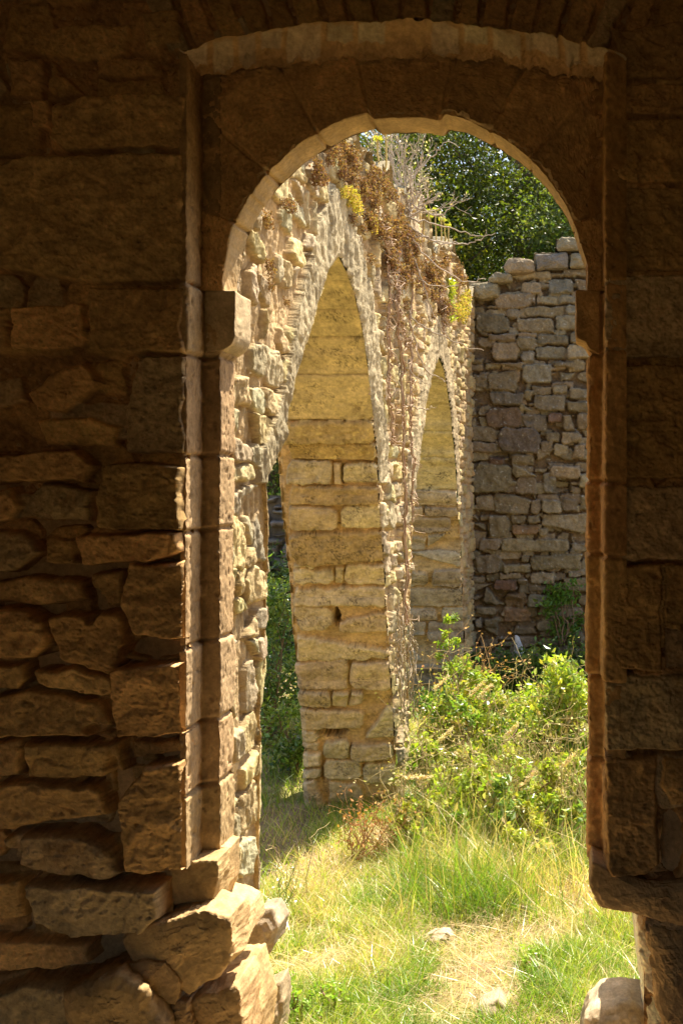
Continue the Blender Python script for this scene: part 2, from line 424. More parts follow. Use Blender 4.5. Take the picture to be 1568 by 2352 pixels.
# tympanum with round arch, and its soffit
AC = (929.0, 668.0); AR = 418.0
def arch_r(th):
    # keystone drops a little below its neighbours
    a = np.degrees(th); k = 1 / (1 + np.exp(-(a - 78) * 3)) * 1 / (1 + np.exp(-(101 - a) * 3))
    return AR - 20 * k + 2.4 * vn2(a / 7., a * 0, 5) + .7 * vn2(a / 1.3, a * 0, 6) + 2 * vn2(np.floor((a + 4) / 19.), a * 0, 9)
def build_tympanum():
    th = np.linspace(0, np.pi, 620); q = np.linspace(0, 1, 210)
    T, Q = np.meshgrid(th, q, indexing='ij')
    ri = arch_r(T)
    cx, cy = AC; dx, dy = np.cos(T), -np.sin(T)
    # outer limit: rectangle x 425..1405, y 60..668
    with np.errstate(divide='ignore'):
        rx = np.where(dx > 0, (1408 - cx) / np.maximum(dx, 1e-6), (cx - 420) / np.maximum(-dx, 1e-6))
        ry = (cy - 60) / np.maximum(-dy, 1e-6)
    ro = np.minimum(np.minimum(rx, ry), 2000)
    r = ri + (ro - ri) * Q
    U = cx + r * dx; V = cy + r * dy
    a = np.degrees(T)
    H = .006 * fbm(U / 90, V / 90, 51, 5) + .003 * fbm(U / 18, V / 18, 52, 4)
    C = np.broadcast_to(np.array((.56, .345, .145)), U.shape + (3,)) * (1 + .34 * fbm(U / 110, V / 80, 53, 5)[..., None])
    C = C.copy(); lim = ri + 175 + 22 * vn2(np.floor(a / 19.), a * 0, 12)
    for ja in (22, 47, 62, 78.2, 101.5, 119, 139, 158):
        d = np.abs(a - ja) * np.pi / 180 * r; jit = 3 * vn2(r / 30, r * 0, int(ja)); m = np.clip(1 - np.abs(d + jit) / 5.0, 0, 1) * (r < lim)
        H = H - .010 * m
    vb = vn2(np.searchsorted([22, 47, 62, 78.2, 101.5, 119, 139, 158], a) * 3.3, a * 0, 66); H = H + .006 * vb; C = C * (1 + .22 * vb[..., None])
    # rough mortar bed above the ring
    up = np.clip((r - lim) / 14, 0, 1)
    H = H + up * (.014 * fbm(U / 22, V / 16, 55, 5, .65) - .004)
    C = C * (1 - up[..., None]) + up[..., None] * np.array((.58, .34, .14)) * (1 + .3 * fbm(U / 24, V / 24, 56, 3)[..., None])
    X = xof(U, Y1); Z = zof(V, Y1)
    P = np.stack([X, np.full_like(X, Y1), Z], -1); N = np.zeros_like(P); N[..., 1] = -1
    H = H + .003 * fbm(U / 8, V / 8, 57, 4, .7) - .02 * np.clip(fbm(U / 12, V / 12, 58, 3) - .4, 0, 1)
    C = C * (1 + .25 * fbm(U / 9, V / 16, 59, 4, .7)[..., None])
    surf('arch_face', P, N, H, C, M_dressed, bld)
    # intrados
    dep = np.concatenate([np.linspace(-.0, .012, 5), np.linspace(.018, Y2 - Y1, 44)])
    T, D = np.meshgrid(th, dep, indexing='ij'); a = np.degrees(T)
    r = arch_r(T) + .6
    X = xof(AC[0] + r * np.cos(T), Y1); Z = zof(AC[1] - r * np.sin(T), Y1)
    P = np.stack([X, Y1 + D, Z], -1); N = np.stack([-np.cos(T), 0 * T, -np.sin(T)], -1)
    H = .004 * fbm(a / 5, D * 20, 61, 5) - .010 * np.clip(1 - D / .010, 0, 1) ** 2 * (1 + fbm(a / 1.6, D * 0, 63, 3))
    for ja in (22, 47, 62, 78.2, 101.5, 119, 139, 158):
        H = H - .010 * np.clip(1 - np.abs(a - ja + .2 * vn2(D * 60, D * 0, 3)) / .9, 0, 1)
    C = np.broadcast_to(np.array((.52, .37, .19)), P.shape) * (1 + .2 * fbm(a / 6, D * 20, 62, 4)[..., None])
    surf('arch_soffit', P, N, H, C, M_dressed, bld)
    # exterior face of the wall
    T, Q = np.meshgrid(np.linspace(0, np.pi, 160), np.linspace(0, 1, 12), indexing='ij')
    r = arch_r(T) + Q * 1500
    X = xof(AC[0] + r * np.cos(T), Y1) ; Z = zof(AC[1] - r * np.sin(T), Y1)
    X = np.clip(X, XLE, 2.5); Z = np.minimum(Z, 3.6)
    P = np.stack([X, np.full_like(X, Y2), Z], -1); N = np.zeros_like(P); N[..., 1] = 1
    C = np.broadcast_to(np.array((.42, .33, .21)), P.shape)
    surf('outer_face', P, N, .01 * fbm(X * 8, Z * 8, 64, 3), C, M_dressed, bld)
build_tympanum()

def build_soffit():
    u = np.arange(404, 1440, 2.4); q = np.linspace(0, 1, 60)
    U, Q = np.meshgrid(u, q, indexing='ij')
    fr = 45 + 72 * ((U - 905) / 500) ** 2 + 11 * fbm(U / 44, U * 0, 71, 5, .6); bk = 132 + 62 * ((U - 905) / 500) ** 2 + 10 * fbm(U / 38, U * 0, 73, 4)
    Y = Y0 - .012 + (Y1 + .004 - Y0) * Q
    v = fr + (bk - fr) * Q; P = np.stack([xof(U, Y), Y, zof(v, Y)], -1)
    # keep X constant-ish in depth: the soffit runs straight back
    P[..., 0] = xof(U, Y0) * (1 - Q) + Q * xof(np.clip(U, 440, 1402), Y1) 
    N = np.zeros_like(P); N[..., 2] = -1
    H = .004 * fbm(U / 40, Q * 3, 74, 4)
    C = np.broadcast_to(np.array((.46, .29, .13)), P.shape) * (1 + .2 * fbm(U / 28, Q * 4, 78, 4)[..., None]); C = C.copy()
    stones = []
    uu = 410
    while uu < 1420:
        ww = rng.uniform(45, 95)
        if rng.random() < .8: stones.append((rect(uu + 3, -.1 + rng.uniform(0, .1), uu + ww - 6, rng.uniform(.5, .95), 0), .005, .12, vary((.47, .36, .22))))
        uu += ww
    st2 = [([(a, b * 60) for a, b in s[0]], s[1], 14, s[3]) for s in stones]
    H, C = relief(U, Q * 60, st2, H, C, warp=(5, 30), rough=(.006, 18), seed=75)
    H = H + .02 * np.clip(fbm(U / 22, Q * 3.5, 76, 4, .65), -1, 1) * np.clip(Q * 3 - 1, 0, 1)
    surf('soffit', P, N, H, C, M_front, bld)
build_soffit()

# prism stone: polygon in survey units at depth Y, thickness t behind it
def prism(name, poly, Y, t, col, mat, parent=None, rnd=.2, amp=.010, freq=9, seed=0, bulge=.02, n=120, m=26):
    p = np.array(poly, float); q = np.vstack([p, p[:1]])
    d = np.r_[0, np.cumsum(np.hypot(*(q[1:] - q[:-1]).T))]
    s = np.linspace(0, d[-1], n, endpoint=False)
    b = np.stack([np.interp(s, d, q[:, 0]), np.interp(s, d, q[:, 1])], 1)
    for _ in range(2): b = (np.roll(b, 1, 0) + 2 * b + np.roll(b, -1, 0)) / 4
    c = b.mean(0); rr = 1 - rnd
    rings = []   # (scale, depth)
    for k in range(m): s_ = max(k / (m - 1), .02) * rr; rings.append((s_, -bulge * (1 - s_ ** 2)))
    e = np.linspace(0, np.pi / 2, 8)[1:]; k_ = rnd * .5 * min(np.ptp(b[:, 0]), np.ptp(b[:, 1])) / F * Y
    for a in e: rings.append((rr + rnd * math.sin(a), k_ * (1 - math.cos(a))))
    nb = max(int(t / .012), 3)
    for k in range(1, nb): rings.append((1, k_ + (t - 2 * k_) * k / nb if t > 2 * k_ else k_ + .001 * k))
    for a in e[::-1]: rings.append((rr + rnd * math.sin(a), max(t, 2.02 * k_) - k_ * (1 - math.cos(a))))
    rings.append((.02, max(t, 2.02 * k_)))
    V = []
    for sc, dd in rings:
        g = c + (b - c) * sc
        V.append(np.stack([xof(g[:, 0], Y), np.full(n, Y + dd), zof(g[:, 1], Y)], 1))
    V = np.array(V)
    cen = V.reshape(-1, 3).mean(0); dirn = V - cen; dirn /= np.linalg.norm(dirn, axis=-1, keepdims=True) + 1e-9
    V = V + dirn * (amp * fbm3(V, freq, seed, 5))[..., None] * 1.4 - dirn * (amp * .7 * np.abs(fbm3(V, freq * 3.1, seed + 40, 3)) + amp * .22 * fbm3(V, freq * 9, seed + 60, 3))[..., None]
    C = np.array(col) * (1 + .28 * fbm3(V, 14, seed + 5, 4)[..., None]) * (1 + .2 * fbm3(V, 70, seed + 6, 3)[..., None])
    ni = len(V); idx = np.arange(ni * n).reshape(ni, n); j2 = np.roll(idx, -1, 1)
    f = np.stack([idx[:-1], j2[:-1], j2[1:], idx[1:]], -1).reshape(-1, 4)
    return mesh(name, V.reshape(-1, 3), f, mat, C.reshape(-1, 3), parent)

TD = Y2 - Y1
prism('impost', [(470, 668), (539, 667), (539, 772), (533, 788), (512, 806), (470, 812)], Y1 - .006, TD + .012, (.52, .40, .24), M_dressed, bld, .06, .004, 20, 3, 0)
prism('impost', [(1321, 667), (1376, 667), (1376, 815), (1350, 800), (1344, 785), (1321, 775)], Y1 - .006, TD + .012, (.48, .31, .14), M_dressed, bld, .06, .004, 20, 5, 0)

# foundation stones under the jambs
FS = [
 ([(366, 1980), (432, 1976), (499, 1976), (503, 2020), (494, 2080), (392, 2084)], Y0 + .03, .10, .05, .008),
 ([(476, 1950), (505, 1946), (522, 1952), (520, 2040), (505, 2078), (480, 2060)], Y1 + .01, .11, .15, .008),
 ([(278, 2156), (380, 2112), (470, 2088), (528, 2108), (541, 2200), (490, 2250), (440, 2276), (330, 2255), (284, 2190)], Y0 - .04, .13, .06, .014),
 ([(236, 2232), (300, 2214), (378, 2212), (416, 2258), (404, 2312), (330, 2300), (262, 2262)], Y0 - .06, .08, .10, .009),
 ([(436, 2300), (490, 2280), (540, 2262), (556, 2290), (560, 2420), (450, 2430)], Y0 - .03, .16, .07, .011),
 ([(360, 2320), (430, 2300), (452, 2380), (440, 2440), (370, 2440)], Y0 - .06, .2, .2, .012),
 ([(140, 2290), (260, 2240), (330, 2280), (372, 2360), (380, 2440), (150, 2440)], Y0 - .13, .2, .2, .014),
 ([(400, 2080), (500, 2076), (560, 2100), (570, 2150), (420, 2150)], Y1 + .01, .16, .15, .01),
 ([(500, 2230), (572, 2220), (600, 2330), (590, 2420), (500, 2420)], Y1 + .01, .16, .15, .01),
]
for k, (p, yy, t, rd, am) in enumerate(FS):
    prism('foundation_stone', p, yy, t, vary((.48, .325, .16), .12), M_front, bld, rd, am, 14, 200 + 7 * k, .01, 320, 80)
FR = [
 ([(1356, 1978), (1390, 1990), (1480, 2020), (1640, 2020), (1640, 2142), (1500, 2120), (1420, 2096), (1372, 2084), (1354, 2040)], Y0 - .01, .27, .12, .008),
 ([(1484, 2118), (1520, 2114), (1560, 2130), (1640, 2140), (1640, 2300), (1530, 2352), (1510, 2300), (1492, 2200)], Y0 + .0, .24, .10, .014),
 ([(1464, 2128), (1490, 2112), (1640, 2120), (1640, 2440), (1496, 2440), (1478, 2300)], Y0 + .03, .55, .05, .016),
 ([(1510, 2290), (1540, 2280), (1640, 2290), (1640, 2440), (1530, 2440), (1516, 2360)], Y0 + .015, .24, .1, .014),
]
for k, (p, yy, t, rd, am) in enumerate(FR):
    prism('foundation_stone', p, yy, t, vary((.92, .78, .54) if k == 2 else (.48, .33, .17), .05), M_front, bld, rd, am * 1.2, 10, 300 + 7 * k, .02, 320, 80)  # third stone: sunlight on it is put into its very pale colour

def boxm(name, x0, x1, y0, y1, z0, z1, mat, col, parent=None):
    V = np.array([(x, y, z) for x in (x0, x1) for y in (y0, y1) for z in (z0, z1)])
    f = [(0, 1, 3, 2), (4, 6, 7, 5), (0, 4, 5, 1), (2, 3, 7, 6), (0, 2, 6, 4), (1, 5, 7, 3)]
    return mesh(name, V, f, mat, np.tile(col, (8, 1)), parent, smooth=False)
# wall core behind the relief, and the unlit chamber the photographer stands in
CC = (.56, .38, .20)
CH = 3.3
boxm('wall_core', -2.6, xl0 - .03, Y0 + .05, Y2 - .01, -.2, CH, M_front, CC, bld)
boxm('wall_core', -2.6, xl1 - .08, Y1 + .04, Y2 - .012, -.2, zb, M_front, CC, bld)
boxm('wall_core', xr0 + .05, 2.4, Y0 + .05, Y2 - .01, zb - .1, CH, M_front, CC, bld)
boxm('wall_core', xr0 + .16, 2.4, Y0 + .05, Y2 - .01, -.2, zb - .1, M_front, CC, bld)
boxm('wall_core', xl0 - .03, xr0 + .05, Y0 + .05, Y2 - .01, zof(60, Y0) + .03, CH, M_front, CC, bld)
boxm('chamber_side', -2.8, -2.6, -3.2, Y2, -.2, CH, M_front, CC, bld)
boxm('chamber_side', 2.4, 2.6, -3.2, Y2, -.2, CH, M_front, CC, bld)
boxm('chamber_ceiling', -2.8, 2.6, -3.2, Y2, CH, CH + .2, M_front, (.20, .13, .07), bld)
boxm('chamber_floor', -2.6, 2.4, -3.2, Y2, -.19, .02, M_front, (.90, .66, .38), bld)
# chamber back wall, with an unseen opening added to let in fill light
bx0, bx1, bz0, bz1 = -2.5, .5, .04, 1.75
boxm('chamber_back', -2.6, bx0, -3.2, -3.0, .02, CH, M_front, CC, bld)
boxm('chamber_back', bx1, 2.4, -3.2, -3.0, .02, CH, M_front, CC, bld)
boxm('chamber_back', bx0, bx1, -3.2, -3.0, bz1, CH, M_front, CC, bld)
boxm('chamber_back', bx0, bx1, -3.2, -3.0, .02, bz0, M_front, CC, bld)

# ================================================================== ARCADE WALL
arc = empty('arcade_wall', (-WX, 5.5, 0), 'tall sunlit rubble wall with two pointed arches receding behind the doorway', 'wall')
KW = WX * F
def aw(x, y):                  # survey point on the arcade plane -> (Y, z)
    Y = KW / (VX - x); return Y, zof(y, Y)
A1L = [(775, 588), (752, 625), (735, 668), (716, 730), (698, 800), (680, 870), (664, 940), (650, 1005), (632, 1060), (618, 1092), (620, 1200), (617, 1330), (610, 1480), (604, 1640), (600, 1800), (600, 2060), (618, 2150), (600, 2500)]
A1R = [(775, 588), (795, 625), (812, 672), (826, 735), (838, 800), (848, 880), (857, 962), (866, 1050), (872, 1160), (882, 1300), (888, 1430), (898, 1560), (905, 1690), (908, 1850), (908, 2000)]
A2L = [(1005, 820), (992, 860), (980, 915), (970, 985), (960, 1060), (952, 1130), (947, 1250), (942, 1400), (938, 1560), (936, 1700)]
A2R = [(1005, 820), (1018, 850), (1027, 900), (1035, 970), (1042, 1050), (1047, 1125), (1052, 1200), (1058, 1320), (1064, 1450), (1066, 1700)]
TOP = [(520, 200), (700, 240), (780, 262), (812, 292), (820, 335), (850, 350), (885, 385), (900, 425), (935, 440), (960, 455), (985, 490), (988, 556), (1035, 560), (1048, 590), (1062, 625), (1068, 655), (1092, 672)]
def tow(L): return np.array([aw(*p) for p in L])
W1L, W1R, W2L, W2R, WT = map(tow, (A1L, A1R, A2L, A2R, TOP))
def yat(Wl, z):
    o = np.argsort(Wl[:, 1]); s = float(Wl[2, 0])
    return np.interp(z, Wl[o, 1], Wl[o, 0]) + np.clip((Wl[0, 1] - z) * 3, 0, 1) * (.030 * vn2(np.asarray(z) * 7, 0 * np.asarray(z) + s, 14) + .014 * vn2(np.asarray(z) * 19, 0 * np.asarray(z) + s, 15)) * (.35 + .1 * s)

GREY = (.375, .32, .205); CREAM = (.47, .385, .20)
def inside_arch(Y, Z, wob=0):
    a = (Y > yat(W1L, Z) - wob) & (Y < yat(W1R, Z) + wob) & (Z < W1L[0, 1])
    b = (Y > yat(W2L, Z) - wob) & (Y < yat(W2R, Z) + wob) & (Z < W2L[0, 1])
    return a | b
def build_arcade():
    x = np.arange(505, 1094, 1.3); y = np.arange(180, 2520, 2.4)
    Xs, Ys = np.meshgrid(x, y, indexing='ij')
    Y = KW / (VX - Xs); Z = zof(Ys, Y)
    H = .010 * fbm(Y * 16, Z * 16, 81, 5, .65) - .012
    C = np.broadcast_to(np.array((.42, .31, .17)), Y.shape + (3,)) * (1 + .2 * fbm(Y * 7, Z * 7, 82, 3)[..., None]); C = C.copy()
    st = []
    for p in coursed(2.6, 10.8, -.8, 4.8, (.07, .155), (.07, .21), .005, .16):
        st.append((p, rng.uniform(.006, .020) + .006 * (p[0][0] > 4.4), rng.uniform(.005, .013), vary(GREY if rng.random() < .5 else CREAM, .18, .06)))
    H, C = relief(Y, Z, st, H, C, warp=(.014, .07), rough=(.009, .05), seed=83, tilt=.9)
    strk = ridge(Y * 34, Z * 5.5, 98, 4)
    H = H + .0075 * strk
    C = C * (1 + .22 * strk[..., None])
    # voussoir ring
    for (Wl, Wr, zs, wd) in ((W1L, W1R, zof(1075, 3.27), .27), (W2L, W2R, zof(1125, 8.6), .3)):
        poly = np.vstack([Wl[::-1], Wr]); poly = poly[poly[:, 1] > zs - .25]
        seg = np.hypot(*(poly[1:] - poly[:-1]).T); dd = np.r_[0, np.cumsum(seg)]
        s = np.linspace(0, dd[-1], 220); pp = np.stack([np.interp(s, dd, poly[:, 0]), np.interp(s, dd, poly[:, 1])], 1)
        best = np.full(Y.shape, 9.); arg = np.zeros(Y.shape)
        for k in range(len(pp)):
            d2 = (Y - pp[k, 0]) ** 2 + (Z - pp[k, 1]) ** 2
            m = d2 < best; best[m] = d2[m]; arg[m] = s[k]
        best = np.sqrt(best)
        ring = (best < wd * np.clip((Y - 2.9) / 1.2, .42, 1) + .018 * vn2(arg / .16, arg * 0, 9)) & (Z > zs - .05) & ~inside_arch(Y, Z)
        cell = arg / .095 + .12 * fbm(Y * 8, Z * 8, 5, 2); ph = np.abs(cell - np.floor(cell) - .5) * 2
        hh = .020 + .003 * vn2(np.floor(cell) * 3.7, cell * 0, 31) - .005 * np.clip((ph - .82) / .18, 0, 1) + .013 * ridge(Y * 30, Z * 4.5, 85, 4) + .007 * fbm(Y * 95, Z * 18, 86, 3)
        cc = np.array((.39, .335, .215)) * (1 + .42 * fbm(Y * 22, Z * 7, 87, 3)[..., None])
        H = np.where(ring, hh, H); C = np.where(ring[..., None], cc, C)
    # shaggy streaks of old roots on the shaft between the arches
    H = H + .005 * fbm(Y * 70, Z * 16, 97, 3)
    H = H + .010 * ridge(Y * 26, Z * 7, 88, 4) * np.clip((Y - 3.2) / 1.5, 0, 1)
    # spreading foot
    H = H + .05 * np.clip(.35 - Z, 0, .6) / .6 * (1 + fbm(Y * 6, Z * 6, 89, 2))
    C = C * (1 + .18 * fbm(Y * 1.2, Z * 1.2, 90, 3)[..., None])
    C = C * (np.array((1.0, .98, .96)) ** np.clip((Y - 4), 0, 5)[..., None])
    dm = np.full(Y.shape, 9.)
    for Wq in (W1L, W1R, W2L, W2R): dm = np.where(Z < Wq[0, 1], np.minimum(dm, np.abs(Y - yat(Wq, Z))), dm)
    H = .014 + (H - .014) * (np.clip(dm / .045, 0, 1) ** .6)
    wob = -.012
    zt = np.interp(Y, WT[:, 0], WT[:, 1]) + .05 * np.round(1.5 * vn2(Y * 5, Y * 0, 92)) + .015 * fbm(Y * 14, Y * 0, 93, 3)
    keep = ~inside_arch(Y, Z, wob) & (Z < zt)
    P = np.stack([np.full_like(Y, -WX), Y, Z], -1); N = np.zeros_like(P); N[..., 0] = 1
    surf('wall_face', P, N, H - .014, C, M_sun, arc, keep)
build_arcade()

TH = .52
YEL = (.56, .475, .235); YG = (.44, .34, .18); PBR = (.42, .33, .20)
def lining(name, W, far, stones, seed, zmin=-.4, mat=M_pier, arcjoints=(), right_edge=0):
    z0, z1 = W[:, 1].min(), W[:, 1].max()
    z = np.linspace(max(z0, zmin), z1, 560); t = np.linspace(.0, TH, 150)
    zz, tt = np.meshgrid(z, t, indexing='ij')
    Y = yat(W, zz); X = -WX - tt
    dY = np.gradient(Y[:, 0], z)
    n = np.stack([np.full_like(dY, -1.), dY], 1); n /= np.linalg.norm(n, axis=1)[:, None]
    if not far: n = -n
    P = np.stack([X, Y, zz], -1); N = np.zeros_like(P); N[..., 1] = n[:, 0, None]; N[..., 2] = n[:, 1, None]
    U = VX + X * F / Y; V = VY - (zz - EYE) * F / Y
    H = .012 * fbm(X * 9, zz * 12, seed, 5, .6) - .018
    C = np.broadcast_to(np.array((.54, .40, .20)), P.shape) * (1 + .25 * fbm(X * 8, zz * 8, seed + 1, 4)[..., None]); C = C.copy()
    if far and arcjoints:
        ys = arcjoints
        m = V < ys[-1]
        C[m] = (np.array(YEL) * (1 + .16 * fbm(X * 7, zz * 7, seed + 3, 5)[..., None]))[m]
        H = np.where(m, .003 * fbm(X * 10, zz * 20, seed + 4, 5) + .002 * vn2(np.searchsorted(ys, V) * 1.7, V * 0, 4), H)
        for jy in ys:
            d = np.abs(V - jy + 3 * fbm(U / 30, U * 0, int(jy), 3)); H = H - .013 * np.clip(1 - d / 3.0, 0, 1); C = C * (1 - .35 * np.clip(1 - d / 2.2, 0, 1)[..., None])
    if stones: H, C = relief(U, V, stones, H, C, warp=(5.5, 26), rough=(.012, 20), seed=seed + 6, tilt=.55)
    H = H + .004 * ridge(U / 26, V / 9, seed + 12, 4)
    # dark lichen speckle and ochre blooms
    sp = np.clip(fbm(U / 34, V / 26, seed + 14, 3) * 2.2 + .1, 0, 1) * np.clip(fbm(U / 5, V / 2.4, seed + 15, 4, .75) * 4 - .1, 0, 1)
    C = C * (1 - .62 * sp[..., None])
    bl = np.clip(fbm(U / 16, V / 9, seed + 16, 4) * 4 - 1.2, 0, 1) * np.clip(1 - np.abs(V - 1010) / 130, 0, 1)
    C = C * (1 - bl[..., None] * .7) + np.array((.66, .56, .22)) * bl[..., None] * .7
    C = C * (1 + .25 * fbm(U / 9, V / 4, seed + 17, 3)[..., None])
    if seed == 401:
        for hx, hy, rx, ry, d in ((771, 1420, 8, 20, .12), (760, 1681, 32, 11, .14), (786, 1088, 4, 20, .03), (740, 1770, 5, 22, .03), (800, 1600, 26, 6, .03)):
            q = ((U - hx) / rx) ** 2 + ((V - hy) / ry) ** 2 + .4 * fbm(U / 10, V / 10, 77, 3); H = H - d * np.clip(1.3 - q, 0, 1) ** .7
    # ragged quoins along the front and back edges
    H = H - .02 * np.clip(1 - (TH - tt) / .03, 0, 1)
    return surf(name, P, N, H, C, mat, arc)

def SR(L, hs, rd, col, a=.1, g=0): return [(rect(q[0] - g, q[1] - g * .7, q[2] + g, q[3] + g * .7, .07), hs * rng.uniform(.6, 1.3), rd, vary(q[4] if len(q) > 4 else col, a)) for q in L]
P1 = SR([(648, 968, 862, 1013, (.46, .37, .17)), (664, 1016, 864, 1055, (.52, .38, .15)), (655, 1059, 763, 1112), (766, 1064, 784, 1110), (787, 1060, 874, 1112), (662, 1116, 876, 1157, (.44, .33, .16)),
         (666, 1161, 771, 1214), (782, 1163, 882, 1210), (670, 1218, 888, 1290, (.46, .35, .16)), (674, 1294, 724, 1302), (674, 1303, 766, 1338), (769, 1298, 788, 1338), (792, 1294, 892, 1338),
         (676, 1342, 892, 1391), (679, 1395, 764, 1448), (779, 1398, 894, 1452), (679, 1455, 898, 1513), (676, 1517, 798, 1581), (800, 1521, 905, 1586),
         (678, 1588, 757, 1625), (762, 1588, 800, 1617), (804, 1590, 834, 1617), (679, 1628, 832, 1670), (838, 1603, 910, 1690), (672, 1674, 728, 1702), (672, 1704, 730, 1726),
         (664, 1729, 738, 1760), (664, 1763, 736, 1790), (742, 1700, 800, 1740), (806, 1705, 902, 1745), (742, 1746, 830, 1790), (836, 1752, 905, 1800), (660, 1794, 748, 1850), (752, 1796, 830, 1842), (666, 1852, 744, 1890), (750, 1848, 900, 1890)],
        .024, 4.5, (.52, .44, .27), .14, .6)
P2 = SR([(948, 1127, 1049, 1161), (940, 1164, 972, 1186), (976, 1165, 1048, 1183), (940, 1187, 1036, 1218), (940, 1232, 975, 1264), (980, 1222, 1054, 1262), (938, 1266, 1056, 1302),
         (938, 1312, 982, 1345), (990, 1309, 1060, 1345), (936, 1350, 1062, 1392), (938, 1396, 1004, 1426), (1014, 1395, 1064, 1428), (938, 1430, 976, 1456), (984, 1430, 1064, 1472), (938, 1476, 1000, 1520), (1004, 1478, 1066, 1530), (938, 1524, 1066, 1570)],
        .028, 3.5, (.43, .355, .235), .14, .3)
lining('arch_lining', W1R, True, P1, 401, zmin=-.5, arcjoints=(648, 712, 774, 860, 965))
lining('arch_lining', W1L, False, None, 431, zmin=-.4)
lining('arch_lining', W2R, True, P2, 461, zmin=-.8, arcjoints=(846, 872, 929, 990, 1051, 1125))
lining('arch_lining', W2L, False, None, 491, zmin=-.8)
def back_face():
    y = np.linspace(2.83, 10.6, 260); z = np.linspace(-.9, 4.6, 190)
    Yg, Zg = np.meshgrid(y, z, indexing='ij')
    zt = np.interp(Yg, WT[:, 0], WT[:, 1])
    keep = ~inside_arch(Yg, Zg) & (Zg < zt)
    P = np.stack([np.full_like(Yg, -WX - TH), Yg, Zg], -1); N = np.zeros_like(P); N[..., 0] = -1
    C = np.broadcast_to(np.array(GREY), P.shape)
    surf('back_face', P, N, .02 * fbm(Yg * 9, Zg * 9, 95, 4) - .01, C, M_sun, arc, keep)
    t = np.linspace(-.02, TH, 30); y = np.linspace(2.83, 10.6, 700)
    Yg, T = np.meshgrid(y, t, indexing='ij'); zt = np.interp(Yg, WT[:, 0], WT[:, 1])
    P = np.stack([-WX - T, Yg, zt - .02], -1); N = np.zeros_like(P); N[..., 2] = 1
    surf('wall_top', P, N, .05 * np.round(1.5 * vn2(Yg * 5, T * 0, 92)) + .03 * fbm(Yg * 9, T * 9, 96, 4), np.broadcast_to(np.array(GREY), P.shape), M_sun, arc)
back_face()

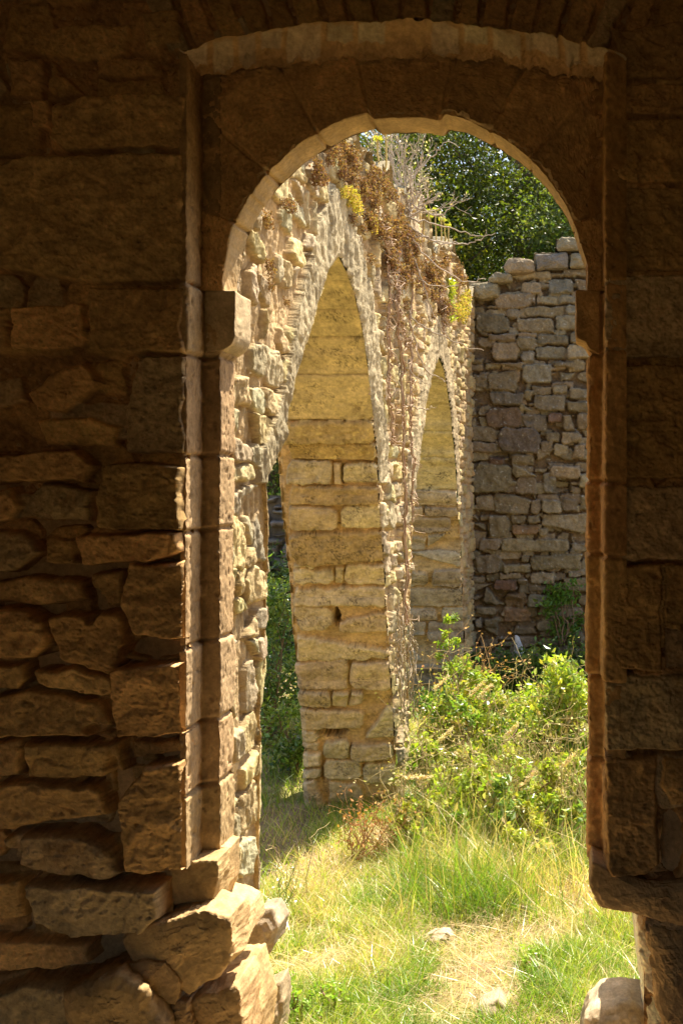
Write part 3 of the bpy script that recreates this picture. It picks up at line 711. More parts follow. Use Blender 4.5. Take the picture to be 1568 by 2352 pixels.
# ================================================================== REAR WALL
YB = 10.35
rear = empty('rear_wall', (0, YB, 0), 'shaded grey brown rubble wall with a stepped broken top closing the yard behind the arches', 'wall')
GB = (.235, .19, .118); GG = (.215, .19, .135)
def build_rear():
    x = np.arange(1060, 1980, 1.9); y = np.arange(420, 1640, 1.9)
    U, V = np.meshgrid(x, y, indexing='ij')
    H = .03 * fbm(U / 12, V / 12, 111, 5, .65) - .05
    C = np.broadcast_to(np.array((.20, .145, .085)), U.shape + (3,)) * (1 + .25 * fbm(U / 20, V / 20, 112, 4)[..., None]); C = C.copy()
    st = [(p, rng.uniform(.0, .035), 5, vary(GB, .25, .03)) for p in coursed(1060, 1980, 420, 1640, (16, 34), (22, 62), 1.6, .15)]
    a = lambda L: [(861.2 + .3479 * q[0], 258.4 + .3478 * q[1], 861.2 + .3479 * q[2], 258.4 + .3478 * q[3]) + tuple(q[4:]) for q in L]
    b = lambda L: [(861.2 + .3296 * q[0], 803.8 + .3296 * q[1], 861.2 + .3296 * q[2], 803.8 + .3296 * q[3]) + tuple(q[4:]) for q in L]
    A = a([(610, 1120, 820, 1230), (750, 1060, 890, 1110), (860, 965, 1040, 1055), (1045, 920, 1270, 1040), (1275, 920, 1440, 1020), (1190, 820, 1360, 910), (890, 1048, 1165, 1100), (1240, 1030, 1440, 1085),
           (955, 1115, 1090, 1200), (1140, 1090, 1310, 1200, GG), (1320, 1095, 1440, 1180), (795, 1200, 1030, 1290), (1085, 1205, 1200, 1265), (1210, 1205, 1320, 1265), (870, 1290, 985, 1360), (985, 1275, 1245, 1350), (1255, 1275, 1440, 1335, GG),
           (655, 1330, 880, 1450), (930, 1360, 1175, 1450), (1185, 1340, 1440, 1440), (740, 1460, 930, 1505), (940, 1450, 1060, 1490), (1070, 1465, 1275, 1530), (1285, 1450, 1440, 1525), (770, 1515, 940, 1640), (930, 1490, 1060, 1560), (960, 1565, 1045, 1650, GG), (1050, 1540, 1255, 1625, GG), (1260, 1530, 1440, 1630)])
    B = b([(780, 150, 995, 285), (665, 165, 780, 265), (1025, 100, 1240, 235, GG), (1240, 130, 1500, 255), (800, 90, 1020, 140), (1240, 80, 1390, 125), (1085, 250, 1230, 310), (1235, 250, 1330, 305), (1340, 268, 1500, 340), (790, 290, 1030, 385, GG), (1030, 285, 1100, 350),
           (1105, 310, 1330, 430), (1000, 365, 1100, 430), (1335, 355, 1500, 430), (760, 400, 1015, 540, (.18, .125, .08)), (1025, 440, 1200, 560, GG), (1210, 430, 1300, 510, (.18, .12, .08)), (1300, 450, 1385, 560), (1400, 440, 1500, 560), (665, 530, 835, 640), (665, 645, 835, 715),
           (845, 545, 1150, 710, (.195, .165, .125)), (1150, 630, 1240, 720), (1190, 575, 1285, 640), (1290, 570, 1430, 650), (1240, 650, 1350, 740), (1370, 660, 1460, 760), (665, 720, 780, 790), (790, 740, 890, 800, (.19, .12, .08)), (945, 725, 1100, 790), (670, 800, 945, 990),
           (945, 785, 1130, 890), (960, 890, 1125, 1005), (1165, 855, 1255, 990, GG), (1210, 800, 1430, 895), (1150, 805, 1205, 860), (1420, 860, 1500, 960), (700, 1010, 815, 1110), (820, 1010, 1080, 1150), (1085, 1040, 1150, 1140), (1155, 1035, 1290, 1140), (1295, 1035, 1410, 1120), (1420, 1010, 1500, 1120),
           (1150, 1145, 1500, 1285), (785, 1160, 940, 1300), (945, 1150, 1050, 1215), (950, 1220, 1135, 1290, (.22, .14, .075)), (1060, 1150, 1140, 1205), (1140, 1235, 1200, 1300), (725, 1315, 870, 1400), (875, 1320, 1355, 1410), (1365, 1350, 1500, 1410), (690, 1430, 870, 1555), (875, 1430, 1010, 1490),
           (890, 1495, 1080, 1550), (1015, 1430, 1070, 1485), (1080, 1425, 1440, 1535), (855, 1555, 1010, 1600), (1070, 1545, 1250, 1635), (1255, 1540, 1330, 1635), (1340, 1535, 1480, 1585), (820, 1600, 980, 1680, (.20, .12, .08)), (985, 1600, 1060, 1640), (1310, 1590, 1500, 1680), (745, 1660, 895, 1775),
           (1060, 1645, 1190, 1690), (1060, 1710, 1220, 1790, GG), (700, 1790, 840, 1850), (1230, 1700, 1380, 1800), (900, 1700, 1050, 1790, (.22, .15, .085)), (1210, 1800, 1400, 1880), (690, 1870, 740, 1950), (760, 1870, 850, 1940), (900, 1800, 1080, 1900, (.22, .15, .085)), (1120, 1890, 1260, 1960), (1270, 1880, 1330, 1960), (1350, 1980, 1440, 2060), (1250, 2070, 1380, 2130)])
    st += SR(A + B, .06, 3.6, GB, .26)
    H, C = relief(U, V, st, H, C, warp=(4.0, 20), rough=(.020, 14), seed=115, tilt=.5)
    for (hx, hy, rx, ry, d) in ((1290, 1118, 26, 16, .12), (1148, 1046, 20, 9, .1), (1170, 1385, 34, 14, .04), (1262, 702, 10, 4, .06), (1120, 690, 14, 10, .08)):
        q = ((U - hx) / rx) ** 2 + ((V - hy) / ry) ** 2 + .4 * fbm(U / 10, V / 10, 77, 3); H = H - d * np.clip(1.2 - q, 0, 1)
    # lichen spots
    ls = np.clip((fbm(U / 5, V / 5, 118, 2) - .62) * 9, 0, 1)[..., None]; C = C * (1 - ls) + np.array((.36, .35, .30)) * ls; C = C * (1 + .3 * fbm(U / 4, V / 4, 117, 4, .7)[..., None])
    C = C * (1 + .15 * fbm(U / 90, V / 90, 119, 3)[..., None])
    xs = [1060, 1074, 1146, 1147, 1160, 1161, 1223, 1225, 1273, 1275, 1335, 1420, 1500, 1640, 1980]
    ys = [650, 648, 645, 630, 628, 597, 594, 579, 577, 547, 544, 535, 500, 480, 470]
    top = np.interp(U, xs, ys) + 3 * fbm(U / 14, U * 0, 120, 3)
    keep = V > top
    P = np.stack([xof(U, YB), np.full_like(U, YB), zof(V, YB)], -1); N = np.zeros_like(P); N[..., 1] = -1
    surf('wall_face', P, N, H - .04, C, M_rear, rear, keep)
    # coping: rough top surface and body
    u = np.arange(1060, 1980, 2.5); t = np.linspace(-.02, .6, 40); Ug, T = np.meshgrid(u, t, indexing='ij')
    tp = np.interp(Ug, xs, ys)
    P = np.stack([xof(Ug, YB), YB + T, zof(tp, YB) - .015], -1); N = np.zeros_like(P); N[..., 2] = 1
    surf('wall_top', P, N, .03 * fbm(P[..., 0] * 7, T * 7, 121, 4), np.broadcast_to(np.array((.36, .31, .25)), P.shape), M_rear, rear)
    Vv = []; 
    z = np.linspace(-.9, 3.4, 60); Ug, Zg = np.meshgrid(u, z, indexing='ij'); Zt = zof(np.interp(Ug, xs, ys), YB)
    P = np.stack([xof(Ug, YB), np.full_like(Ug, YB + .6), np.minimum(Zg, Zt)], -1); N = np.zeros_like(P); N[..., 1] = 1
    surf('back_face', P, N, .02 * fbm(P[..., 0] * 9, Zg * 9, 122, 3), np.broadcast_to(np.array(GB), P.shape), M_rear, rear)
build_rear()
# coping stones standing proud on the rear wall
for k, (p, c) in enumerate([([(1074, 650), (1110, 645), (1146, 650), (1144, 680), (1100, 688), (1076, 676)], GB), ([(1122, 640), (1140, 627), (1168, 630), (1172, 645), (1130, 648)], GB), ([(1160, 612), (1170, 595), (1222, 598), (1224, 622), (1165, 626)], GB),
          ([(1226, 582), (1300, 578), (1304, 614), (1228, 620)], (.20, .175, .14)), ([(1276, 556), (1290, 544), (1334, 546), (1338, 572), (1278, 576)], GB), ([(1306, 580), (1360, 578), (1362, 612), (1307, 615)], GB)]):
    prism('coping_stone', p, YB - .09, .4, vary(tuple(np.array(c) * 1.15), .05), M_rear, rear, .2, .03, 4, 500 + k, .03, 80)

# old garden wall seen through the first arch
gw = empty('field_wall', (-3.4, 12, -.4), 'dark dry stone wall half hidden by shrubs beyond the left arch', 'wall')
def build_fw():
    Yf = 12.0
    x = np.arange(420, 800, 1.8); y = np.arange(1120, 1640, 1.8); U, V = np.meshgrid(x, y, indexing='ij')
    H = .01 * fbm(U / 9, V / 9, 131, 3); C = np.broadcast_to(np.array((.16, .14, .11)), U.shape + (3,)).copy()
    st = [(p, rng.uniform(.08, .16), 6, vary((.24, .21, .17), .2)) for p in coursed(420, 800, 1120, 1640, (16, 34), (25, 60), 1.2, .2)]
    H, C = relief(U, V, st, H, C, warp=(3, 14), rough=(.03, 12), seed=133, tilt=.5)
    keep = V > 1146 + 9 * np.round(1.6 * vn2(U / 30, U * 0, 134))
    P = np.stack([xof(U, Yf), np.full_like(U, Yf), zof(V, Yf)], -1); N = np.zeros_like(P); N[..., 1] = -1
    surf('wall_face', P, N, H, C, M_rear, gw, keep)
    boxm('wall_body', xof(425, Yf), xof(795, Yf), Yf + .01, Yf + .5, -.9, zof(1160, Yf), M_rear, (.22, .2, .16), gw)
build_fw()
# ================================================================== VEGETATION
def unit(v): return v / (np.linalg.norm(v, axis=-1, keepdims=True) + 1e-9)
def leaf_arrays(c, size, col, up=.35, aspect=.42, vary_c=.3, droop=0):
    n = len(c); a = unit(rng.normal(size=(n, 3)) + np.array((0, 0, -droop))); nn = unit(rng.normal(size=(n, 3)) + np.array((0, 0, up * 3)))
    b = unit(np.cross(a, nn)); nn = np.cross(a, b); s = (size * rng.uniform(.55, 1.25, n))[:, None]
    V = np.stack([c - a * s * .5, c + b * s * aspect * .5 + nn * s * .10 - a * s * .05, c + a * s * .5, c - b * s * aspect * .5 + nn * s * .10 - a * s * .05], 1)
    base = np.arange(n)[:, None] * 4
    Fc = np.concatenate([base + np.array([[0, 1, 2]]), base + np.array([[0, 2, 3]])])
    cc = np.asarray(col, float)
    if cc.ndim == 1: cc = np.tile(cc, (n, 1))
    cc = cc * (1 + rng.uniform(-vary_c, vary_c, (n, 1))) * (1 + rng.uniform(-.12, .12, (n, 3)))
    return V.reshape(-1, 3), Fc, np.repeat(cc, 4, 0)

def tubes(paths, sides=5):
    """paths: list of (pts (k,3), radii (k), colour)"""
    VV, FF, CC_ = [], [], []; off = 0
    for pts, rad, col in paths:
        pts = np.asarray(pts, float); k = len(pts); rad = np.broadcast_to(rad, k)
        t = unit(np.gradient(pts, axis=0)); ref = np.array((.31, .85, .2)); a = unit(np.cross(t, ref)); b = np.cross(t, a)
        an = np.linspace(0, 2 * np.pi, sides, endpoint=False)
        V = pts[:, None] + rad[:, None, None] * (a[:, None] * np.cos(an)[None, :, None] + b[:, None] * np.sin(an)[None, :, None])
        idx = np.arange(k * sides).reshape(k, sides) + off; j = np.roll(idx, -1, 1)
        FF.append(np.stack([idx[:-1], j[:-1], j[1:], idx[1:]], -1).reshape(-1, 4)); VV.append(V.reshape(-1, 3))
        CC_.append(np.tile(np.array(col) * rng.uniform(.85, 1.15), (k * sides, 1))); off += k * sides
    return np.concatenate(VV), np.concatenate(FF), np.concatenate(CC_)

def bend(p0, p1, k=8, wob=.08, sag=0):
    p0, p1 = np.array(p0, float), np.array(p1, float); t = np.linspace(0, 1, k)[:, None]; L = np.linalg.norm(p1 - p0)
    n = rng.normal(size=(k, 3)); n = np.cumsum(n, 0) - t * np.sum(n, 0)
    return p0 + (p1 - p0) * t + n * wob * L / math.sqrt(k) + np.array((0, 0, 1)) * (sag * L * 4 * t * (1 - t))

def blades(root, h, w, col, lean=.35, curve=.4, segs=3):
    n = len(root); ang = rng.uniform(0, 2 * np.pi, n); d = np.stack([np.cos(ang), np.sin(ang), 0 * ang], 1)
    pa = rng.uniform(0, 2 * np.pi, n); side = np.stack([np.cos(pa), np.sin(pa), 0 * pa], 1)
    l0 = rng.uniform(0, lean, n)[:, None]; cv = rng.uniform(0, curve, n)[:, None] * 1.2
    V = []
    for k in range(segs + 1):
        t = k / segs; hh = h[:, None] * t
        p = root + d * hh * (l0 + cv * t) + np.array((0, 0, 1)) * hh * (1 - .35 * cv * t)
        ww = (w * (1 - t) ** .7)[:, None]
        if k < segs: V += [p - side * ww * .5, p + side * ww * .5]
        else: V += [p]
    V = np.stack(V, 1); m = V.shape[1]; base = np.arange(n)[:, None] * m; F_ = []
    for k in range(segs - 1):
        a = 2 * k; F_ += [base + np.array([[a, a + 1, a + 3]]), base + np.array([[a, a + 3, a + 2]])]
    a = 2 * (segs - 1); F_ += [base + np.array([[a, a + 1, a + 2]])]
    cc = np.repeat(col, m, 0)
    return V.reshape(-1, 3), np.concatenate(F_), cc

def merge(parts):
    V, Fc, C, o = [], [], [], 0
    for v, f, c in parts: V.append(v); Fc.append(f + o); C.append(c); o += len(v)
    return np.concatenate(V), np.concatenate(Fc), np.concatenate(C)

# ---- grass
GRN = np.array((.13, .24, .025)); LIME = np.array((.30, .37, .045)); STRAW = np.array((.56, .45, .25)); OLIVE = np.array((.20, .20, .06))
def grass(name, n, xr, yr, hfun, wid, dens, pal, **kw):
    X = rng.uniform(*xr, n * 4); Y = rng.uniform(*yr, n * 4)
    k = rng.random(n * 4) < np.clip(dens(X, Y), 0, 1); X, Y = X[k][:n], Y[k][:n]; n = len(X)
    Z = gz(X, Y) - .01; h = hfun(X, Y) * rng.uniform(.45, 1.3, n)
    q = fbm(X * 2.6, Y * 2.6, 201, 3) + rng.normal(0, .28, n)
    c = np.where((q > pal[0])[:, None], STRAW, np.where((q > pal[1])[:, None], LIME, np.where((q > pal[2])[:, None], GRN, OLIVE)))
    c = c * rng.uniform(.7, 1.3, (n, 1))
    v, f, cc = blades(np.stack([X, Y, Z], 1), h, wid * rng.uniform(.6, 1.4, n), c, **kw)
    o = mesh(name, v, f, M_grass, cc, smooth=False); tag(o, kind='stuff'); return o
tuft = lambda X, Y: .12 + .9 * np.clip(fbm(X * 3.1, Y * 3.1, 211, 3) * 2.2 + .45, 0, 1)
tall = lambda X, Y: np.clip((Y - 3.6) / 1.6, 0, 1) * np.clip((X + .85) / .4, 0, 1)
g = grass('grass', 62000, (-1.3, .75), (2.86, 6.2), lambda X, Y: .035 + .055 * np.clip(fbm(X * 3.1, Y * 3.1, 211, 3) * 2 + .6, .1, 1.2) + .16 * tall(X, Y), .0034, lambda X, Y: tuft(X, Y) + .08, (.36, -.08, -.7), lean=.6, curve=.9)
tag(g, 'short yellow green grass covering the sunlit yard floor beyond the doorway', 'grass')
g = grass('tall_grass', 9000, (-.75, .7), (3.9, 6.6), lambda X, Y: .34 + 0 * X, .004, lambda X, Y: .12 + tall(X, Y) * np.clip(fbm(X * 3, Y * 3, 213) * 1.6 + .35, 0, 1), (.22, .10, -.3), lean=.35, curve=.7)
tag(g, 'tall wispy green grass in front of the bramble thicket', 'tall grass')
g = grass('straw_litter', 9000, (-1.2, .6), (2.86, 5.6), lambda X, Y: .09 + 0 * X, .0028, lambda X, Y: .25 + .7 * np.clip(.4 - fbm(X * 3.1, Y * 3.1, 211, 3) * 2, 0, 1), (-9, -9, -9), lean=2.4, curve=1.6)
tag(g, 'dry straw lying flat on the bare patches of the yard', 'straw')
g = grass('far_grass', 14000, (-4.2, 3.5), (6.2, 11.9), lambda X, Y: .16 + .08 * fbm(X, Y, 5), .008, lambda X, Y: .8 + 0 * X, (.55, .1, -.3), lean=.5, curve=.8)
tag(g, 'green grass and weeds at the shaded foot of the rear wall', 'grass')
g = grass('gap_grass', 16000, (-2.6, -1.0), (3.6, 9.5), lambda X, Y: .12 + .08 * fbm(X * 2, Y * 2, 6), .005, lambda X, Y: .8 + 0 * X, (.45, -.15, -.5), lean=.5, curve=.9)
tag(g, 'long lush grass growing under the first arch left of the pier', 'grass')

# ---- bushes
def bush(name, X, Y, r, h, n, ls, pal, label, cat, group=None, mat=M_leaf, seed=0, z0=None, clusters=34, stemcol=(.25, .17, .10), spread=.5, flat=1.0, stems=True, asp=.5):
    z = float(gz(X, Y)) if z0 is None else z0
    o = empty(name, (X, Y, z - .02), label, cat, group)
    u = unit(rng.normal(size=(clusters, 3))); rad = rng.uniform(.25, 1, clusters) ** .6
    cc = u * rad[:, None] * np.array((r, r * flat, h * .55)); cc[:, 2] += h * .52
    cc = cc[cc[:, 2] > .02]; m = len(cc)
    cr = rng.uniform(.12, .28, m) * (r + h) * spread
    k = rng.integers(0, m, n); P = cc[k] + rng.normal(size=(n, 3)) * cr[k][:, None] * .55 * np.array((1, flat, 1)); P[:, 2] = np.abs(P[:, 2])
    P += np.array((X, Y, z))
    pal = np.array(pal); base = pal[rng.integers(0, len(pal), m)][k]; mix = rng.random(n) < .3
    base = np.where(mix[:, None], pal[rng.integers(0, len(pal), n)], base)
    v, f, c = leaf_arrays(P, ls, base, aspect=asp)
    mesh('foliage', v, f, mat, c, o, smooth=False)
    if stems:
        pts = []
        for q in cc[:22]:
            a = np.array((X, Y, z)) + np.array((rng.uniform(-.2, .2) * r, rng.uniform(-.2, .2) * r * flat, 0)); pts.append((bend(a, q + np.array((X, Y, z)), 8, .12, .08), np.linspace(.007, .002, 8) * (1 + r), stemcol))
        v, f, c = tubes(pts, 4); mesh('stem', v, f, M_twig, c, o)
    return o
YGp = [(.30, .38, .045), (.20, .29, .04), (.38, .38, .07), (.15, .24, .04), (.46, .40, .18), (.34, .40, .06)]
DKp = [(.045, .085, .02), (.07, .12, .03), (.10, .15, .035)]
MDp = [(.09, .16, .03), (.14, .22, .04), (.07, .13, .03), (.20, .27, .05)]
BR = [(-.74, 5.5, .24, .42, 'low bramble bush against the right corner of the first pier'), (-.64, 6.3, .34, .62, 'bramble bush with yellowish leaves just right of the first pier, behind the low one'),
      (-.40, 5.9, .42, .60, 'broad bramble bush in the middle of the sunlit thicket'), (-.12, 6.8, .42, .52, 'bramble bush at the back of the thicket in front of the shaded rear wall'),
      (.12, 6.0, .36, .84, 'tall bramble bush at the right end of the thicket beside the right door jamb'), (-.30, 5.1, .30, .40, 'small bramble bush at the front of the thicket among tall grass'), (.05, 5.2, .30, .42, 'small bramble bush low beside the right door jamb'), (-.66, 4.95, .22, .26, 'knee high bramble clump closest to the dead brown weeds'), (-.16, 4.75, .26, .30, 'low bramble clump sunk in the tall grass right of centre')]
for i, (X, Y, r, h, lab) in enumerate(BR):
    bush('bramble_bush', X, Y, r, h, int(3500 * (r * h) / .2), .046, YGp, lab, 'bush', 'brambles in the yard', seed=i, clusters=36, spread=.30)
bush('climbing_vine', -.80, 6.9, .10, .95, 700, .045, [(.30, .38, .04), (.22, .32, .04)], 'bright green climbing vine on the corner of the first pier above the brambles', 'vine', clusters=24, spread=.18)
bush('ivy', xof(1292, 10.15), 10.15, .26, .55, 900, .065, [(.10, .2, .03), (.15, .26, .04)], 'green ivy hanging on the right part of the shaded rear wall', 'ivy', z0=zof(1475, 10.15), flat=.25, clusters=20)
for i, (x, lab) in enumerate(((1120, 'dark green shrub in the corner at the foot of the rear wall'), (1205, 'dark green shrub in the middle of the foot of the rear wall'), (1290, 'dark green shrub at the foot of the rear wall below the ivy'), (1390, 'dark green shrub at the foot of the rear wall beyond the right jamb'))):
    bush('shade_shrub', xof(x, 9.7), 9.7, .42, .40, 2000, .05, MDp, lab, 'shrub', 'shrubs along the rear wall', flat=.7)
bush('leafy_shrub', -2.25, 7.4, .34, 1.25, 4200, .05, MDp, 'upright green shrub seen through the first arch, left of the pier', 'shrub', clusters=50)
bush('leafy_shrub', -2.75, 8.8, .5, 1.0, 3600, .055, DKp + MDp, 'darker green shrub behind the upright one left of the pier', 'shrub', clusters=40)
bush('leafy_shrub', -1.75, 6.4, .25, .45, 1400, .045, MDp, 'low green shrub at the back corner of the first pier', 'shrub')
bush('tangled_shrub', -3.9, 11.4, .9, 1.3, 5200, .07, DKp, 'dark tangled shrub hiding the foot of the field wall', 'shrub')
for i, (x, y, lab) in enumerate(((690, 2345, 'bright leafy weed at the bottom edge left of the bare path'), (760, 2330, 'bright leafy weed just right of the bottom left one'), (640, 2290, 'leafy weed beside the rubble foot of the left wall'), (1240, 2230, 'small weed in the grass near the right jamb foot'))):
    Y = (EYE - 0) * F / (y - VY)
    bush('leafy_weed', xof(x, Y), Y + .03, .07, .10, 170, .022, [(.30, .42, .05), (.22, .36, .04)], lab, 'weed', 'low leafy weeds', clusters=12)

# ---- trees
def tree(X, Y, H_, r, nclus, nl, label, lean=0, ls=.072, zlow=.30, pal=None, seed=0):
    z = float(gz(X, Y)); o = empty('oak_tree', (X, Y, z), label, 'tree', 'trees behind the ruin')
    base = np.array((X, Y, z - .1)); fork = base + np.array((lean * .3, .1, H_ * .28))
    paths = [(bend(base, fork, 10, .03), np.linspace(.26, .18, 10) * r / 2.4, (.16, .12, .085))]
    mains = []
    for k in range(11):
        a = k / 11 * 2 * np.pi + rng.uniform(-.3, .3); e = fork + np.array((math.cos(a) * r * rng.uniform(.4, .8) + lean, math.sin(a) * r * rng.uniform(.4, .8), H_ * rng.uniform(.1, .6)))
        p = bend(fork, e, 14, .12, .08); paths.append((p, np.linspace(.11, .025, 14) * r / 2.4, (.15, .11, .08))); mains.append(p)
    allp = np.concatenate([p[4:] for p in mains])
    u = unit(rng.normal(size=(nclus, 3))); q = u * (rng.uniform(.15, 1, nclus) ** .45)[:, None] * np.array((r, r, H_ * (1 - zlow) * .52)); cc = q + base + np.array((lean, 0, H_ * (zlow + (1 - zlow) * .5)))
    for c_ in cc[::3]:
        s = allp[np.argmin(np.sum((allp - c_) ** 2, 1))]; paths.append((bend(s, c_, 7, .12, .05), np.linspace(.022, .006, 7), (.14, .11, .08)))
    v, f, c = tubes(paths, 7); mesh('trunk', v, f, M_twig, c, o)
    k = rng.integers(0, nclus, nl); cr = rng.uniform(.16, .34, nclus) * r / 2.2
    P = cc[k] + rng.normal(size=(nl, 3)) * cr[k][:, None] * np.array((1, 1, .6))
    pal = np.array(pal or [(.035, .07, .015), (.05, .10, .02), (.075, .13, .025), (.11, .16, .03)])
    b = pal[rng.integers(0, len(pal), nclus)][k]
    v, f, c = leaf_arrays(P, ls, b, aspect=.55)
    mesh('crown', v, f, M_tree, c, o, smooth=False); return o
TP = [(.045, .08, .015), (.07, .12, .02), (.10, .16, .025), (.15, .20, .03), (.04, .07, .02)]
TP = [tuple(np.array(c) * np.array((1.35, 1.05, .65))) for c in TP]
tree(-3.0, 15.2, 8.6, 2.3, 330, 95000, 'dark evergreen oak behind the arcade wall, leftmost of the trees against the sky', zlow=.22, pal=TP)
tree(-.7, 16.4, 9.6, 2.5, 360, 105000, 'dark evergreen oak behind the rear wall in the middle of the arch opening', lean=-.3, zlow=.2, pal=TP)
tree(1.5, 14.6, 8.0, 2.1, 300, 90000, 'evergreen oak with yellow green leaves rising behind the high right end of the rear wall', zlow=.2, pal=[(.07, .12, .02), (.12, .17, .03), (.16, .20, .04)])
tree(-5.6, 19, 8.5, 3.0, 260, 40000, 'large oak far behind the arcade wall seen through its first arch', ls=.09, zlow=.05)
tree(4.6, 17.0, 8.5, 2.6, 200, 30000, 'oak beyond the rear wall to the right of the doorway view', ls=.08, zlow=.15)
tree(-.9, 21, 9.0, 3.8, 260, 60000, 'distant oak filling the gaps between the nearer trees', ls=.12, zlow=.05)
bush('laurel_bush', xof(648, 13), 13.0, .55, 1.9, 4200, .075, [(.09, .17, .03), (.16, .26, .05), (.26, .34, .06)], 'glossy green bush rising behind the field wall beside the first pier', 'bush', clusters=60)

# ---- dried clumps growing on the arcade wall
RUST = [(.25, .145, .085), (.19, .105, .06), (.33, .22, .13), (.14, .08, .05)]
YEM = [(.50, .42, .10), (.42, .38, .08), (.55, .38, .12)]
def clump_mesh(pal, n=210, seed=0):
    P = np.clip(rng.normal(size=(n, 3)), -1.5, 1.5) * np.array((.034, .040, .026)); P[:, 0] = np.abs(P[:, 0]); P[:, 2] -= .02
    v, f, c = leaf_arrays(P, .019, np.array(pal)[rng.integers(0, len(pal), n)], aspect=.6, vary_c=.35)
    return mesh('rosettes', v, f, M_dry, c, None, smooth=False, link=False)
CM = [clump_mesh(RUST) for _ in range(5)]; CY = [clump_mesh(YEM) for _ in range(2)]
def pip(x, y, poly):
    c = False; n = len(poly)
    for i in range(n):
        (x1, y1), (x2, y2) = poly[i], poly[i - 1]
        if (y1 > y) != (y2 > y) and x < (x2 - x1) * (y - y1) / (y2 - y1) + x1: c = not c
    return c
rgn = [(805, 400), (860, 425), (905, 470), (975, 575), (1050, 605), (1066, 655), (1064, 700), (1030, 720), (985, 700), (930, 660), (880, 600), (850, 530), (815, 470)]
seeds = [(712, 372, 1), (714, 392, 1.2), (711, 408, .9), (722, 400, 1), (641, 462, .9), (655, 468, .8), (598, 500, .9), (604, 606, .9), (607, 652, .7), (745, 322, 1), (750, 345, 1), (742, 360, .8), (772, 318, 1), (786, 338, 1.2), (790, 352, 1.2), (800, 348, 1),
         (770, 372, 1), (773, 395, 1), (790, 392, 1), (793, 412, 1), (803, 372, 1.2), (760, 335, .9), (845, 385, 1.3), (858, 400, 1.3), (835, 400, 1.2), (870, 420, 1.2), (885, 440, 1.2), (850, 430, 1.1), (645, 690, .6), (822, 520, .8), (800, 500, .8), (1015, 735, .8), (985, 720, .8), (920, 700, .8), (905, 640, 1), (842, 590, .8), (905, 735, .8), (950, 730, .8)]
while len(seeds) < 98:
    x, y = rng.uniform(800, 1068), rng.uniform(400, 720)
    if pip(x, y, rgn): seeds.append((x, y, rng.uniform(.8, 1.5)))
def place_clump(x, y, s, ms, lab, grp, nm):
    Y, z = aw(x, y); zt = float(np.interp(Y, WT[:, 0], WT[:, 1]))
    o = bpy.data.objects.new(nm, ms); COL.objects.link(o); k = s * (.52 + .085 * (Y - 3))
    o.location = (-WX + .012, Y, min(z, zt)); o.scale = (k, k * 1.1, k * rng.uniform(.8, 1.25)); o.rotation_euler = (rng.uniform(-.5, .5), 0, rng.uniform(-.3, .3)); tag(o, lab, 'dried plant', grp)
CL = ['topmost brown dried clump of the string left of the first arch crown', 'largest brown dried clump of the string left of the first arch crown', 'brown dried clump at the bottom of the string left of the first arch crown', 'brown dried clump at the right side of the string left of the first arch crown',
      'brown dried clump near the upper left of the doorway arch, left of a pair', 'brown dried clump near the upper left of the doorway arch, right of a pair', 'small brown dried clump touching the left edge of the doorway arch high up', 'small brown dried clump above the left impost block', 'small brown dried clump level with the left impost block', 'tiny brown dried clump directly above the left impost block corner',
      'brown dried clump at the very top left of the arcade wall under the keystone']
for k, (x, y, s) in enumerate(seeds):
    place_clump(x, y, s, CM[k % 5], CL[k] if k < len(CL) else 'rust brown dried clump in the dense hanging growth along the arcade wall top', 'dried brown clumps on the arcade wall', 'dried_clump')
for k, (x, y, s) in enumerate([(785, 432, 1), (790, 445, 1.1), (800, 455, 1.1), (806, 468, 1), (776, 436, .8), (845, 512, .9), (838, 506, .8), (1050, 690, 1.2), (1058, 700, 1.2), (1046, 715, 1.1), (1060, 675, 1.2), (1040, 705, 1), (1055, 722, 1)]):
    place_clump(x, y, s, CY[k % 2], 'yellow clump of stonecrop above the crown of the first arch' if k < 7 else 'yellow green clump of stonecrop near the fern at the far end of the arcade wall', 'yellow clumps above the first arch' if k < 7 else 'yellow clumps near the fern', 'stonecrop_clump')

# ---- dead white shrub on the wall top
PALE = (.46, .385, .30)
def P_(x, y, off=0):  # point over the arcade wall near its plane
    Y = KW / (VX - 930) + off; return np.array((xof(x, Y), Y, zof(y, Y)))
sh = empty('dead_shrub', tuple(P_(932, 500)), 'leafless bleached shrub with forking twigs on top of the arcade wall', 'shrub')
paths = []
def fork(p, d, L, r, depth, col=PALE):
    e = p + d * L; k = 6; pts = bend(p, e, k, .10, rng.uniform(-.05, .05)); paths.append((pts, np.linspace(r, r * .72, k), col))
    if depth == 0: return
    for _ in range(2 if rng.random() < .85 else 3):
        nd = unit(d + rng.normal(size=3) * np.array((.34, .3, .34)) + np.array((0, 0, .10))); s = pts[rng.integers(3, k)]
        fork(s, nd, L * rng.uniform(.6, .85), r * .72, depth - 1, col)
for tx, ty, L in ((872, 300, .75), (890, 315, .8), (905, 310, .8), (925, 320, .8), (945, 380, .7), (985, 360, .85), (1010, 390, .85), (1020, 440, .8), (960, 440, .6), (1000, 480, .6), (915, 380, .6), (975, 400, .7), (940, 345, .75), (895, 350, .6), (1005, 450, .6), (955, 395, .6)):
    p0 = P_(932 + rng.uniform(-12, 12), 500 + rng.uniform(-15, 10), rng.uniform(-.1, .1)); t = P_(tx, ty, rng.uniform(-.25, .25)); d = t - p0
    fork(p0, unit(d), np.linalg.norm(d) * .45, .0045, 4)
